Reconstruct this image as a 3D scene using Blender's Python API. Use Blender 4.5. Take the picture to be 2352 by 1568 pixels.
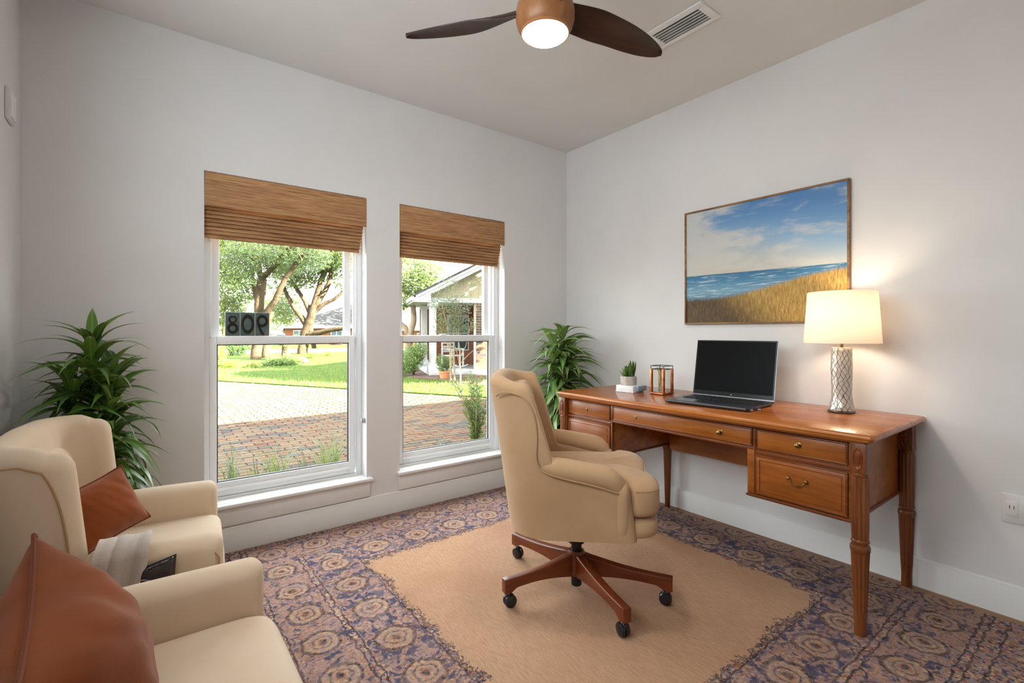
import bpy, bmesh, math, random
from mathutils import Vector, Matrix, noise, Euler
R = math.radians; PI = math.pi
random.seed(7)
for _o in list(bpy.data.objects): bpy.data.objects.remove(_o)
S = bpy.context.scene; COL = S.collection

# ---------------------------------------------------------------- camera, world, sun, exposure
cam = bpy.data.objects.new('camera', bpy.data.cameras.new('camera')); COL.objects.link(cam)
cam.location = (0, 0, 1.13); cam.rotation_euler = (R(90), 0, R(-37.39))
cam.data.sensor_width = 36; cam.data.lens = 36 * 1107 / 2352; cam.data.shift_y = -22 / 2352
cam.data.clip_start = .02; cam.data.clip_end = 300
S.camera = cam
S.view_settings.view_transform = 'Standard'; S.view_settings.look = 'None'
S.view_settings.gamma = 1; S.view_settings.use_curve_mapping = False
S.view_settings.exposure = 0.75
SKY_STRENGTH = 6.6; SUN_STRENGTH = 72.0; FAN_POWER = 11.0; LAMP_POWER = 4.6
W = bpy.data.worlds.new('World'); S.world = W; W.use_nodes = True
W.node_tree.nodes['Background'].inputs[0].default_value = (.91, .96, 1.0, 1)
W.node_tree.nodes['Background'].inputs[1].default_value = SKY_STRENGTH
sd = bpy.data.lights.new('sun', 'SUN'); sd.energy = SUN_STRENGTH; sd.angle = R(.6); sd.color = (1, .95, .85)
sun = bpy.data.objects.new('sun', sd); COL.objects.link(sun)
sun.rotation_euler = Vector((.95, -1.45, 1.0)).to_track_quat('Z', 'Y').to_euler()
for nm, x0, x1 in (('window_portal', .25, 1.06), ('window_portal', 1.30, 2.10)):
    ld = bpy.data.lights.new(nm, 'AREA'); ld.shape = 'RECTANGLE'; ld.size = x1 - x0; ld.size_y = 1.36
    lo = bpy.data.objects.new(nm, ld); COL.objects.link(lo)
    lo.location = ((x0 + x1) / 2, 3.06, .94); lo.rotation_euler = (R(-90), 0, 0); ld.cycles.is_portal = True
ld = bpy.data.lights.new('window_portal', 'AREA'); ld.shape = 'RECTANGLE'; ld.size = .9; ld.size_y = 1.8
lo = bpy.data.objects.new('window_portal', ld); COL.objects.link(lo); lo.location = (-.58, .95, 1.85); lo.rotation_euler = (0, R(-90), 0); ld.cycles.is_portal = True  # portal for the window added in the left wall to light the room

# ---------------------------------------------------------------- node helpers
def srgb(r, g, b):
    f = lambda c: (c / 255 / 12.92) if c <= 10 else ((c / 255 + .055) / 1.055) ** 2.4
    return (f(r), f(g), f(b), 1)
class NT:
    def __init__(s, name):
        s.m = bpy.data.materials.new(name); s.m.use_nodes = True
        s.t = s.m.node_tree; s.b = s.t.nodes['Principled BSDF']; s.out = s.t.nodes['Material Output']
    def n(s, typ, **kw):
        x = s.t.nodes.new(typ)
        for k, v in kw.items(): setattr(x, k, v)
        return x
    def link(s, a, b): s.t.links.new(a, b)
    def put(s, sock, v):
        if hasattr(v, 'is_linked') or isinstance(v, bpy.types.NodeSocket): s.link(v, sock)
        else: sock.default_value = v
    def math(s, op, a, b=0.0, c=None):
        x = s.n('ShaderNodeMath', operation=op); s.put(x.inputs[0], a); s.put(x.inputs[1], b)
        if c is not None: s.put(x.inputs[2], c)
        return x.outputs[0]
    def mix(s, f, a, b, bt='MIX'):
        x = s.n('ShaderNodeMix', data_type='RGBA', blend_type=bt); x.clamp_factor = True
        s.put(x.inputs[0], f); s.put(x.inputs[6], a); s.put(x.inputs[7], b); return x.outputs[2]
    def step(s, v, a, b):
        x = s.n('ShaderNodeMapRange', interpolation_type='SMOOTHSTEP'); s.put(x.inputs[0], v)
        s.put(x.inputs[1], a); s.put(x.inputs[2], b); return x.outputs[0]
    def coord(s, kind='Object', scale=(1, 1, 1), loc=(0, 0, 0), rot=(0, 0, 0)):
        c = s.n('ShaderNodeTexCoord'); mp = s.n('ShaderNodeMapping'); s.link(c.outputs[kind], mp.inputs[0])
        mp.inputs[1].default_value = loc; mp.inputs[2].default_value = rot; mp.inputs[3].default_value = scale
        return mp.outputs[0]
    def xyz(s, v):
        x = s.n('ShaderNodeSeparateXYZ'); s.link(v, x.inputs[0]); return x.outputs
    def vec(s, x, y, z=0.0):
        c = s.n('ShaderNodeCombineXYZ'); s.put(c.inputs[0], x); s.put(c.inputs[1], y); s.put(c.inputs[2], z); return c.outputs[0]
    def noise(s, v, scale=5, detail=4, rough=.55, dist=0, col=False):
        x = s.n('ShaderNodeTexNoise'); s.put(x.inputs['Vector'], v); x.inputs['Scale'].default_value = scale
        x.inputs['Detail'].default_value = detail; x.inputs['Roughness'].default_value = rough; x.inputs['Distortion'].default_value = dist
        return x.outputs[1 if col else 0]
    def voro(s, v, scale=5, feat='F1', out='Distance', rnd=1):
        x = s.n('ShaderNodeTexVoronoi', feature=feat); s.put(x.inputs['Vector'], v); x.inputs['Scale'].default_value = scale
        x.inputs['Randomness'].default_value = rnd
        return x.outputs[out]
    def ramp(s, f, stops, interp='LINEAR'):
        x = s.n('ShaderNodeValToRGB'); s.put(x.inputs[0], f); e = x.color_ramp.elements; x.color_ramp.interpolation = interp
        e[0].position, e[0].color = stops[0]; e[1].position, e[1].color = stops[-1]
        for p, c in stops[1:-1]:
            q = e.new(p); q.color = c
        return x.outputs[0]
    def bump(s, h, strength=.2, dist=.01):
        x = s.n('ShaderNodeBump'); x.inputs['Strength'].default_value = strength; x.inputs['Distance'].default_value = dist
        s.put(x.inputs['Height'], h); s.link(x.outputs[0], s.b.inputs['Normal'])
    def set(s, col=None, rough=None, metal=None, spec=None, **kw):
        I = s.b.inputs
        if col is not None: s.put(I['Base Color'], col)
        if rough is not None: s.put(I['Roughness'], rough)
        if metal is not None: s.put(I['Metallic'], metal)
        if spec is not None: s.put(I['Specular IOR Level'], spec)
        for k, v in kw.items(): s.put(I[k], v)
        return s.m
MATS = {}
def pm(name, c1, c2=None, scale=8, stretch=(1, 1, 1), rough=.5, metal=0, bump=0, bscale=60, spec=.5, detail=4, bdist=.004, **kw):
    if name in MATS: return MATS[name]
    t = NT(name)
    if c2 is None: c2 = tuple(x * .86 for x in c1[:3]) + (1,)
    v = t.coord(scale=stretch)
    col = t.mix(t.step(t.noise(v, scale, detail), .3, .7), c1, c2)
    t.set(col, rough, metal, spec, **kw)
    if bump: t.bump(t.noise(v, bscale, 4, .6), bump, bdist)
    MATS[name] = t.m; return t.m
def wood(name, dark, mid, light, axis='y', scale=6, rough=.28, spec=.5, streak=14):
    if name in MATS: return MATS[name]
    t = NT(name)
    st = {'x': (.12, 1, 1), 'y': (1, .12, 1), 'z': (1, 1, .12)}[axis]
    v = t.coord(scale=st)
    a = t.noise(v, scale, 5, .6, 1.2); b = t.noise(v, scale * streak / 2, 3, .7, .4)
    f = t.math('ADD', t.math('MULTIPLY', a, .65), t.math('MULTIPLY', b, .35))
    col = t.ramp(f, [(.3, dark), (.5, mid), (.72, light)])
    t.set(col, t.math('ADD', rough, t.math('MULTIPLY', b, .12)), 0, spec); t.bump(b, .05, .002)
    MATS[name] = t.m; return t.m

# ---------------------------------------------------------------- mesh helpers
def NB(): return bmesh.new()
def bx(bm, x0, x1, y0, y1, z0, z1):
    v = [bm.verts.new(p) for p in ((x0, y0, z0), (x1, y0, z0), (x1, y1, z0), (x0, y1, z0), (x0, y0, z1), (x1, y0, z1), (x1, y1, z1), (x0, y1, z1))]
    for f in ((3, 2, 1, 0), (4, 5, 6, 7), (0, 1, 5, 4), (1, 2, 6, 5), (2, 3, 7, 6), (3, 0, 4, 7)): bm.faces.new([v[i] for i in f])
    return bm
def loft(bm, rings, cap=True, close=True):
    V = [[bm.verts.new(p) for p in r] for r in rings]; n = len(V[0])
    for a, b in zip(V[:-1], V[1:]):
        for i in range(n if close else n - 1):
            j = (i + 1) % n; bm.faces.new((a[i], a[j], b[j], b[i]))
    if cap:
        bm.faces.new(V[0][::-1]); bm.faces.new(V[-1])
    return bm
def lathe(bm, prof, n=32, c=(0, 0), rmod=None, cap=True):
    return loft(bm, [[(c[0] + r * (rmod(2 * PI * i / n, z) if rmod else 1) * math.cos(2 * PI * i / n), c[1] + r * (rmod(2 * PI * i / n, z) if rmod else 1) * math.sin(2 * PI * i / n), z) for i in range(n)] for r, z in prof], cap)
def frames(pts, closed=False):
    P = [Vector(p) for p in pts]; n = len(P); out = []; up = None
    for i in range(n):
        a = P[(i - 1) % n] if closed else P[max(0, i - 1)]; b = P[(i + 1) % n] if closed else P[min(n - 1, i + 1)]
        t = (b - a); t = t.normalized() if t.length > 1e-9 else Vector((0, 0, 1))
        if up is None: up = Vector((0, 0, 1)) if abs(t.z) < .9 else Vector((1, 0, 0))
        s = t.cross(up); s = s.normalized() if s.length > 1e-6 else t.orthogonal().normalized()
        up = s.cross(t).normalized(); out.append((P[i], s, up))
    return out
def tube(bm, pts, r, n=8, closed=False):
    F = frames(pts, closed); rings = []
    for i, (p, s, u) in enumerate(F):
        rr = r[i] if isinstance(r, (list, tuple)) else r
        rings.append([p + (s * math.cos(2 * PI * k / n) + u * math.sin(2 * PI * k / n)) * rr for k in range(n)])
    if closed: rings.append(rings[0])
    return loft(bm, rings, cap=not closed)
def prism(bm, poly, h0, h1, f=lambda a, b, h: (a, b, h)):
    return loft(bm, [[f(a, b, h0) for a, b in poly], [f(a, b, h1) for a, b in poly]])
def grid(bm, fn, nu, nv, cu=False, cv=False):
    V = [[bm.verts.new(fn(i / (nu if cu else nu - 1), j / (nv if cv else nv - 1))) for j in range(nv)] for i in range(nu)]
    for i in range(nu if cu else nu - 1):
        for j in range(nv if cv else nv - 1):
            bm.faces.new((V[i][j], V[(i + 1) % nu][j], V[(i + 1) % nu][(j + 1) % nv], V[i][(j + 1) % nv]))
    return bm
def sp(a, e): return math.copysign(abs(a) ** e, a)
def superell(bm, c, s, e1=.4, e2=.4, nu=32, nv=14, fn=None):
    rings = []
    for j in range(nv + 1):
        la = -PI / 2 + PI * j / nv
        if j in (0, nv): la *= .985
        r = []
        for i in range(nu):
            lo = 2 * PI * i / nu
            p = Vector((sp(math.cos(la), e1) * sp(math.cos(lo), e2), sp(math.cos(la), e1) * sp(math.sin(lo), e2), sp(math.sin(la), e1)))
            if fn: p = Vector(fn(p))
            r.append((c[0] + p.x * s[0], c[1] + p.y * s[1], c[2] + p.z * s[2]))
        rings.append(r)
    return loft(bm, rings)
def ringslab(bm, x0, x1, y0, y1, prof, cut=0):
    rings = []
    for ins, z in prof:
        a, b, c, d = x0 + ins, x1 - ins, y0 + ins, y1 - ins; k = cut
        rings.append([(a + k, c, z), (b - k, c, z), (b, c + k, z), (b, d - k, z), (b - k, d, z), (a + k, d, z), (a, d - k, z), (a, c + k, z)] if k else [(a, c, z), (b, c, z), (b, d, z), (a, d, z)])
    return loft(bm, rings)
def obj(name, bm, mat, parent=None, bev=0, seg=2, sharp=35, sub=0, loc=None):
    if isinstance(bm, bpy.types.Mesh): me = bm
    else:
        if bev: bmesh.ops.bevel(bm, geom=list(bm.edges), offset=bev, segments=seg, affect='EDGES', clamp_overlap=True, profile=.5)
        bmesh.ops.recalc_face_normals(bm, faces=bm.faces)
        me = bpy.data.meshes.new(name); bm.to_mesh(me); bm.free()
        me.shade_smooth() if hasattr(me, 'shade_smooth') else None
        if sharp: me.set_sharp_from_angle(angle=R(sharp))
        if mat: me.materials.append(mat)
    o = bpy.data.objects.new(name, me); COL.objects.link(o)
    if parent: o.parent = parent
    if loc: o.location = loc
    if sub:
        m = o.modifiers.new('sub', 'SUBSURF'); m.levels = sub; m.render_levels = sub
    return o
def pyd(name, V, F, mat, parent=None, smooth=False):
    me = bpy.data.meshes.new(name); me.from_pydata(V, [], F); me.materials.append(mat)
    if smooth: me.shade_smooth()
    o = bpy.data.objects.new(name, me); COL.objects.link(o)
    if parent: o.parent = parent
    return o
def tag(o, label, cat, group=None):
    o['label'] = label; o['category'] = cat
    if group: o['group'] = group
    return o
def thing(name, label, cat, loc=(0, 0, 0), rz=0, group=None):
    o = bpy.data.objects.new(name, None); COL.objects.link(o); o.empty_display_size = .1
    o.location = loc; o.rotation_euler = (0, 0, rz); return tag(o, label, cat, group)
def struct(name, bm, mat, parent=None, label=None, **kw):
    o = obj(name, bm, mat, parent, **kw)
    if parent is None: o['kind'] = 'structure'
    if label: o['label'] = label
    return o
def stuff(o): o['kind'] = 'stuff'; return o
def box(name, mat, parent, d, bev=0, seg=2, **kw): return obj(name, bx(NB(), *d), mat, parent, bev, seg, **kw)
def uwall(bm, path, thick, z0, top, shear=lambda z: (0, 0), rnd=None, nr=7, nz=6, endr=5, tprof=None):
    """upholstered wall standing on a plan path: rounded along its top edge and at both ends"""
    P = [Vector((p[0], p[1], 0)) for p in path]; n = len(P); rnd = rnd or thick / 2
    T = []
    for i in range(n):
        t = P[min(n - 1, i + 1)] - P[max(0, i - 1)]; T.append(t.normalized())
    cols = []
    for k in range(endr, 0, -1):
        u = k / endr; cols.append((P[0] - T[0] * rnd * math.sin(u * PI / 2), T[0], max(.02, math.cos(u * PI / 2)), 0))
    for i in range(n): cols.append((P[i], T[i], 1, i / (n - 1)))
    for k in range(1, endr + 1):
        u = k / endr; cols.append((P[-1] + T[-1] * rnd * math.sin(u * PI / 2), T[-1], max(.02, math.cos(u * PI / 2)), 1))
    rings = []
    for p, t, f, u in cols:
        nrm = Vector((-t.y, t.x, 0)); zt = top(u) - rnd * (1 - f); h = thick / 2; r = []
        for k in range(nz): r.append((-h * f, z0 + (zt - rnd - z0) * k / nz))
        for k in range(nr + 1):
            a = PI * k / nr; r.append((-h * f * math.cos(a), zt - rnd + rnd * math.sin(a)))
        for k in range(nz - 1, -1, -1): r.append((h * f, z0 + (zt - rnd - z0) * k / nz))
        ring = []
        for o_, z in r:
            sx, sy = shear(z); k = tprof(u, z) if tprof else 1
            q = p + nrm * o_ * k; ring.append((q.x + sx, q.y + sy, z))
        rings.append(ring)
    return loft(bm, rings)
def upath(w, xb, xt, r, n=8):
    """U in plan: tip (xt,-w) - back (xb) - tip (xt,w), corner radius r"""
    pts = [(xt + (xb + r - xt) * k / 5, -w) for k in range(5)]
    for k in range(n + 1):
        a = -PI / 2 - PI / 2 * k / n; pts.append((xb + r + r * math.cos(a), -w + r + r * math.sin(a)))
    for k in range(1, 6): pts.append((xb, -w + r + (2 * w - 2 * r) * k / 6))
    for k in range(n + 1):
        a = PI - PI / 2 * k / n; pts.append((xb + r + r * math.cos(a), w - r + r * math.sin(a)))
    pts += [(xb + r + (xt - xb - r) * k / 5, w) for k in range(1, 6)]
    return pts
def ring_flat(bm, c, ro, ri, y0, y1, sx=1, sz=1, n=28):
    """flat annulus in the XZ plane"""
    f = lambda r, k, y: (c[0] + r * sx * math.cos(2 * PI * k / n), y, c[1] + r * sz * math.sin(2 * PI * k / n))
    return grid(bm, lambda u, v: f((ro, ro, ri, ri)[int(round(v * 4)) % 4], u * n, (y0, y1, y1, y0)[int(round(v * 4)) % 4]), n, 4, True, True)

# ---------------------------------------------------------------- materials
WALLC = srgb(224, 222, 222)
m_wall = pm('wall_paint', WALLC, srgb(220, 218, 218), 3, rough=.75, spec=.2, bump=.04, bscale=260, bdist=.001)
m_ceil = pm('ceiling_paint', srgb(224, 222, 219), srgb(220, 218, 215), 3, rough=.85, spec=.1)
m_trim = pm('trim_paint', srgb(234, 233, 232), srgb(230, 229, 228), 4, rough=.4)
m_vinyl = pm('window_vinyl', srgb(238, 239, 241), srgb(233, 234, 236), 4, rough=.35)
m_gasket = pm('black_gasket', srgb(28, 28, 30), rough=.5)
m_floor = wood('floor_wood', srgb(96, 62, 38), srgb(140, 98, 62), srgb(168, 124, 84), 'y', 5, .4)
DW = wood('desk_wood', srgb(100, 50, 14), srgb(150, 82, 27), srgb(184, 114, 46), 'y', 7, .26, .5)
DT = wood('desk_top_wood', srgb(126, 65, 24), srgb(168, 94, 40), srgb(194, 120, 58), 'y', 5, .16, .6)
DWZ = wood('desk_leg_wood', srgb(76, 37, 14), srgb(116, 62, 27), srgb(148, 86, 42), 'z', 9, .28, .5)
DDK = wood('desk_moulding_wood', srgb(72, 32, 12), srgb(112, 56, 22), srgb(140, 78, 34), 'y', 8, .24, .5)
CHW = wood('chair_leg_wood', srgb(80, 34, 14), srgb(116, 54, 25), srgb(142, 72, 36), 'x', 6, .25, .5)
FANW = wood('fan_blade_walnut', srgb(26, 13, 7), srgb(54, 29, 15), srgb(86, 48, 24), 'x', 6, .35, .5)
FANH = wood('fan_hub_wood', srgb(118, 72, 40), srgb(150, 98, 58), srgb(172, 120, 76), 'z', 4, .35, .5)
def fabric(name, c1, c2, bump=.25, scale=500, rough=.9):
    if name in MATS: return MATS[name]
    t = NT(name); v = t.coord()
    f = t.noise(v, 4, 3); g = t.noise(v, scale, 2, .6)
    col = t.mix(t.math('MULTIPLY', t.step(f, .3, .75), .8), c1, c2); col = t.mix(t.math('MULTIPLY', g, .25), col, tuple(x * .6 for x in c2[:3]) + (1,))
    t.set(col, rough, 0, .08); t.b.inputs['Sheen Weight'].default_value = .2; t.b.inputs['Sheen Roughness'].default_value = .5
    t.bump(t.math('ADD', t.math('MULTIPLY', t.noise(v, 9, 3), 1.5), g), bump, .0016); MATS[name] = t.m; return t.m
F_CREAM = fabric('cream_upholstery', srgb(230, 209, 184), srgb(220, 195, 166))
F_TAN = fabric('tan_upholstery', srgb(198, 162, 126), srgb(182, 145, 108), .3)
F_PIPE = fabric('cream_piping', srgb(186, 150, 114), srgb(166, 130, 94))
F_RUST = fabric('rust_velvet', srgb(156, 84, 44), srgb(116, 58, 27), .22, 420, 1.0)
F_RUSTP = fabric('rust_piping', srgb(128, 62, 30), srgb(108, 50, 24), .3, 300)
F_THROW = fabric('pale_throw_fleece', srgb(218, 206, 198), srgb(196, 182, 174), .8, 260)
m_black = pm('black_plastic', srgb(24, 24, 27), srgb(34, 34, 38), 10, rough=.3)
m_blackmetal = pm('black_metal', srgb(32, 32, 36), rough=.38, metal=.4)
m_brass = pm('aged_brass', srgb(170, 140, 84), srgb(112, 86, 46), 60, rough=.3, metal=1)
m_chrome = pm('chrome', srgb(200, 200, 204), rough=.18, metal=1)
m_silver = pm('silver_chain', srgb(190, 190, 192), rough=.35, metal=.7)
m_copper = pm('copper', srgb(206, 132, 88), srgb(150, 84, 50), 20, rough=.25, metal=.9)
m_pot = pm('planter_ceramic', srgb(60, 60, 62), rough=.5)
m_soil = pm('soil', srgb(52, 38, 30), srgb(30, 22, 18), 60, rough=1, bump=.6)
def glassmat(name, tint=(1, 1, 1, 1), fac=.05, rough=0):
    t = NT(name); tr = t.n('ShaderNodeBsdfTransparent'); tr.inputs[0].default_value = tint
    gl = t.n('ShaderNodeBsdfGlossy'); gl.inputs['Roughness'].default_value = rough
    fr = t.n('ShaderNodeLayerWeight'); fr.inputs[0].default_value = .5
    mx = t.n('ShaderNodeMixShader'); t.link(t.math('ADD', .025, t.math('MULTIPLY', t.math('POWER', fr.outputs['Facing'], 4.0), fac * 8)), mx.inputs[0]); t.link(tr.outputs[0], mx.inputs[1]); t.link(gl.outputs[0], mx.inputs[2])
    t.link(mx.outputs[0], t.out.inputs[0]); return t.m
m_glass = glassmat('window_glass', (.97, .99, .98, 1), .03)
m_cupglass = glassmat('cup_glass', (.95, .95, .93, 1), .05, .05)
def leafmat(name, c1, c2, vein=None, rough=.4, trans=.25, scale=6):
    if name in MATS: return MATS[name]
    t = NT(name); v = t.coord(); oi = t.n('ShaderNodeObjectInfo')
    f = t.math('ADD', t.math('MULTIPLY', t.noise(v, scale, 3), .6), t.math('MULTIPLY', oi.outputs['Random'], .5))
    col = t.mix(t.step(f, .25, .85), c1, c2)
    if vein:
        y = t.xyz(t.coord())[1]; col = t.mix(t.math('MULTIPLY', t.step(t.math('ABSOLUTE', y), .004, .0), .6), col, vein)
    t.set(col, rough, 0, .5); t.b.inputs['Subsurface Weight'].default_value = 0
    tl = t.n('ShaderNodeBsdfTranslucent'); t.put(tl.inputs[0], t.mix(.5, col, (.5, .6, .1, 1)))
    mx = t.n('ShaderNodeMixShader'); mx.inputs[0].default_value = trans; t.link(t.b.outputs[0], mx.inputs[1]); t.link(tl.outputs[0], mx.inputs[2]); t.link(mx.outputs[0], t.out.inputs[0])
    MATS[name] = t.m; return t.m
L_DK = leafmat('dracaena_leaf', srgb(38, 72, 26), srgb(88, 132, 48), srgb(140, 172, 96), .35, .18)
L_LT = leafmat('corner_plant_leaf', srgb(66, 106, 48), srgb(132, 166, 92), srgb(190, 205, 160), .35, .22)
L_SUC = leafmat('succulent_leaf', srgb(40, 76, 30), srgb(110, 140, 60), None, .4, .1, 30)

# ---------------------------------------------------------------- room shell
XL, XR, YB, YF, ZC = -.41, 2.743, 2.855, -1.1, 2.59
WIN = ((.241, 1.073), (1.287, 2.113)); WZ0, WZ1, YO = .25, 1.94, 3.03
struct('floor', bx(NB(), XL - .15, XR + .15, YF - .15, YO, -.12, 0), m_floor, label='brown wood floor showing as a strip around the rug')
struct('ceiling', bx(NB(), XL - .15, XR + .15, YF - .15, YO, ZC, ZC + .12), m_ceil, label='plain matt off-white ceiling')
b = NB()
bx(b, XL - .15, WIN[0][0], YB, YO, 0, ZC); bx(b, WIN[0][1], WIN[1][0], YB, YO, 0, ZC); bx(b, WIN[1][1], XR + .15, YB, YO, 0, ZC)
for a, c in WIN:
    bx(b, a, c, YB, YO, 0, WZ0 - .02); bx(b, a, c, YB, YO, WZ1, ZC)
struct('wall_back', b, m_wall, label='pale painted wall with the two windows')
struct('wall_right', bx(NB(), XR, XR + .15, YF, YB, 0, ZC), m_wall, label='pale painted wall behind the desk')
W3 = (.05, 1.85, 1.40, 2.30)                                # opening added in the unseen left wall to brighten the room
b = NB(); bx(b, XL - .15, XL, YF, W3[0], 0, ZC); bx(b, XL - .15, XL, W3[1], YB, 0, ZC); bx(b, XL - .15, XL, W3[0], W3[1], 0, W3[2]); bx(b, XL - .15, XL, W3[0], W3[1], W3[3], ZC)
struct('wall_left', b, m_wall, label='pale painted wall behind the armchairs')
struct('wall_front', bx(NB(), XL - .15, XR + .15, YF - .15, YF, 0, ZC), m_wall, label='pale painted wall behind the viewpoint')
def baseboard(name, a, c, axis, at, sgn):
    """profile extruded along axis; proud of the wall by .016 with a stepped cap"""
    prof = [(0, 0), (.016, 0), (.016, .105), (.012, .115), (.012, .122), (.004, .128), (0, .128)]
    f = (lambda u, v, h: (h, at + sgn * u, v)) if axis == 'x' else (lambda u, v, h: (at + sgn * u, h, v))
    return struct(name, prism(NB(), prof, a, c, f), m_trim, label='white stepped baseboard')
baseboard('baseboard_back', XL + .016, XR - .016, 'x', YB, -1); baseboard('baseboard_right', YF, YB, 'y', XR, -1)
baseboard('baseboard_left', YF, YB, 'y', XL, 1); baseboard('baseboard_front', XL + .016, XR - .016, 'x', YF, 1)

def rect_frame(bm, x0, x1, z0, z1, w, y0, y1, wt=None, wb=None):
    wt = w if wt is None else wt; wb = w if wb is None else wb
    bx(bm, x0, x0 + w, y0, y1, z0, z1); bx(bm, x1 - w, x1, y0, y1, z0, z1)
    bx(bm, x0 + w, x1 - w, y0, y1, z1 - wt, z1); bx(bm, x0 + w, x1 - w, y0, y1, z0, z0 + wb); return bm
def window(idx, x0, x1):
    w = bpy.data.objects.new('window_%d' % idx, None); COL.objects.link(w); w['kind'] = 'structure'
    w['label'] = ('white single-hung window nearer the armchairs with number tiles', 'white single-hung window nearer the desk')[idx - 1]
    w.location = (x0, YB, 0); W_ = x1 - x0
    P = lambda n, d, m=m_vinyl, par=w, bev=.002: box(n, m, par, d, bev)
    # main frame lining the opening
    obj('frame', rect_frame(NB(), 0, W_, WZ0, WZ1, .028, .08, .175, .03, .012), m_vinyl, w, .002)
    for s in (0, 1):
        a = (.028, .040) if s == 0 else (W_ - .040, W_ - .028)
        P('track', (a[0], a[1], .125, .135, WZ0 + .02, WZ1 - .03)); P('track', (a[0], a[1], .082, .090, 1.10, WZ1 - .03))
    lo = obj('lower_sash', rect_frame(NB(), .028, W_ - .040, WZ0 + .014, 1.107, .036, .09, .124, .044, .074), m_vinyl, w, .004)
    obj('pane', bx(NB(), .06, W_ - .07, .105, .109, .31, 1.068), m_glass, lo)
    obj('glazing_bead', rect_frame(NB(), .063, W_ - .075, .337, 1.064, .006, .098, .112), m_gasket, lo)
    obj('lift_rail', prism(NB(), [(.09, .31), (.078, .305), (.078, .295), (.09, .285)], .06, W_ - .07, lambda u, v, h: (h, u, v)), m_vinyl, lo)
    up = obj('upper_sash', rect_frame(NB(), .04, W_ - .05, 1.068, WZ1 - .03, .04, .136, .168, .04, .03), m_vinyl, w, .003)
    obj('pane', bx(NB(), .075, W_ - .085, .150, .154, 1.09, WZ1 - .065), m_glass, up)
    lk = box('sash_lock', m_vinyl, lo, (W_ * .42, W_ * .42 + .05, .098, .118, 1.107, 1.116), .003)
    # stool and apron
    obj('sill', ringslab(NB(), -.022, W_ + .03, -.036, .088, [(.004, WZ0 - .02), (0, WZ0 - .016), (0, WZ0 - .004), (.004, WZ0)]), m_trim, w)
    b = NB(); bx(b, 0.002, W_ - .002, .0, .09, WZ0 - .018, WZ0 + .0015)
    obj('sill_bed', b, m_trim, w)
    obj('apron', bx(NB(), -.012, W_ + .018, -.014, .002, .135, WZ0 - .02), m_trim, w, .002)
    return w
window(1, *WIN[0]); window(2, *WIN[1])

w3 = bpy.data.objects.new('window_3', None); COL.objects.link(w3); w3['kind'] = 'structure'; w3['label'] = 'wide white window added above the armchairs, out of view, to brighten the room'; w3.location = (XL, 0, 0)
for y0, y1 in ((W3[0], .95), (.95, W3[1])):
    f = NB()
    for d in ((y0, y0 + .05, W3[2], W3[3]), (y1 - .05, y1, W3[2], W3[3]), (y0 + .05, y1 - .05, W3[2], W3[2] + .05), (y0 + .05, y1 - .05, W3[3] - .05, W3[3])): bx(f, -.12, -.06, *d)
    sh_ = obj('sash', f, m_vinyl, w3, .003); obj('pane', bx(NB(), -.093, -.089, y0 + .045, y1 - .045, W3[2] + .045, W3[3] - .045), m_glass, sh_)
obj('sill', bx(NB(), -.06, .03, W3[0] - .03, W3[1] + .03, W3[2] - .02, W3[2]), m_trim, w3, .003)

# roof of this house (casts the shade on the drive) and an unseen block added to shade the lawn
m_roof = pm('roof_shingle', srgb(66, 64, 64), srgb(48, 46, 46), 14, rough=1, spec=.1)
b = NB(); prism(b, [(3.5, 2.80), (3.5, 2.95), (0, 4.3), (-4.0, 2.95), (-4.0, 2.80)], -.95, 8.6, lambda u, v, h: (h, u, v))
struct('roof', b, m_roof, label='shingle roof over this room')
b = NB(); prism(b, [(9.6, 2.6), (9.6, 2.8), (12.5, 4.4), (15.5, 2.8), (15.5, 2.6)], -6, 5.4, lambda u, v, h: (u, h, v)); bx(b, 10, 15, -5.8, 5.0, -.2, 2.7)
struct('added_shade_block', b, m_roof, label='unseen garage-shaped block added to shade the lawn')

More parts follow.
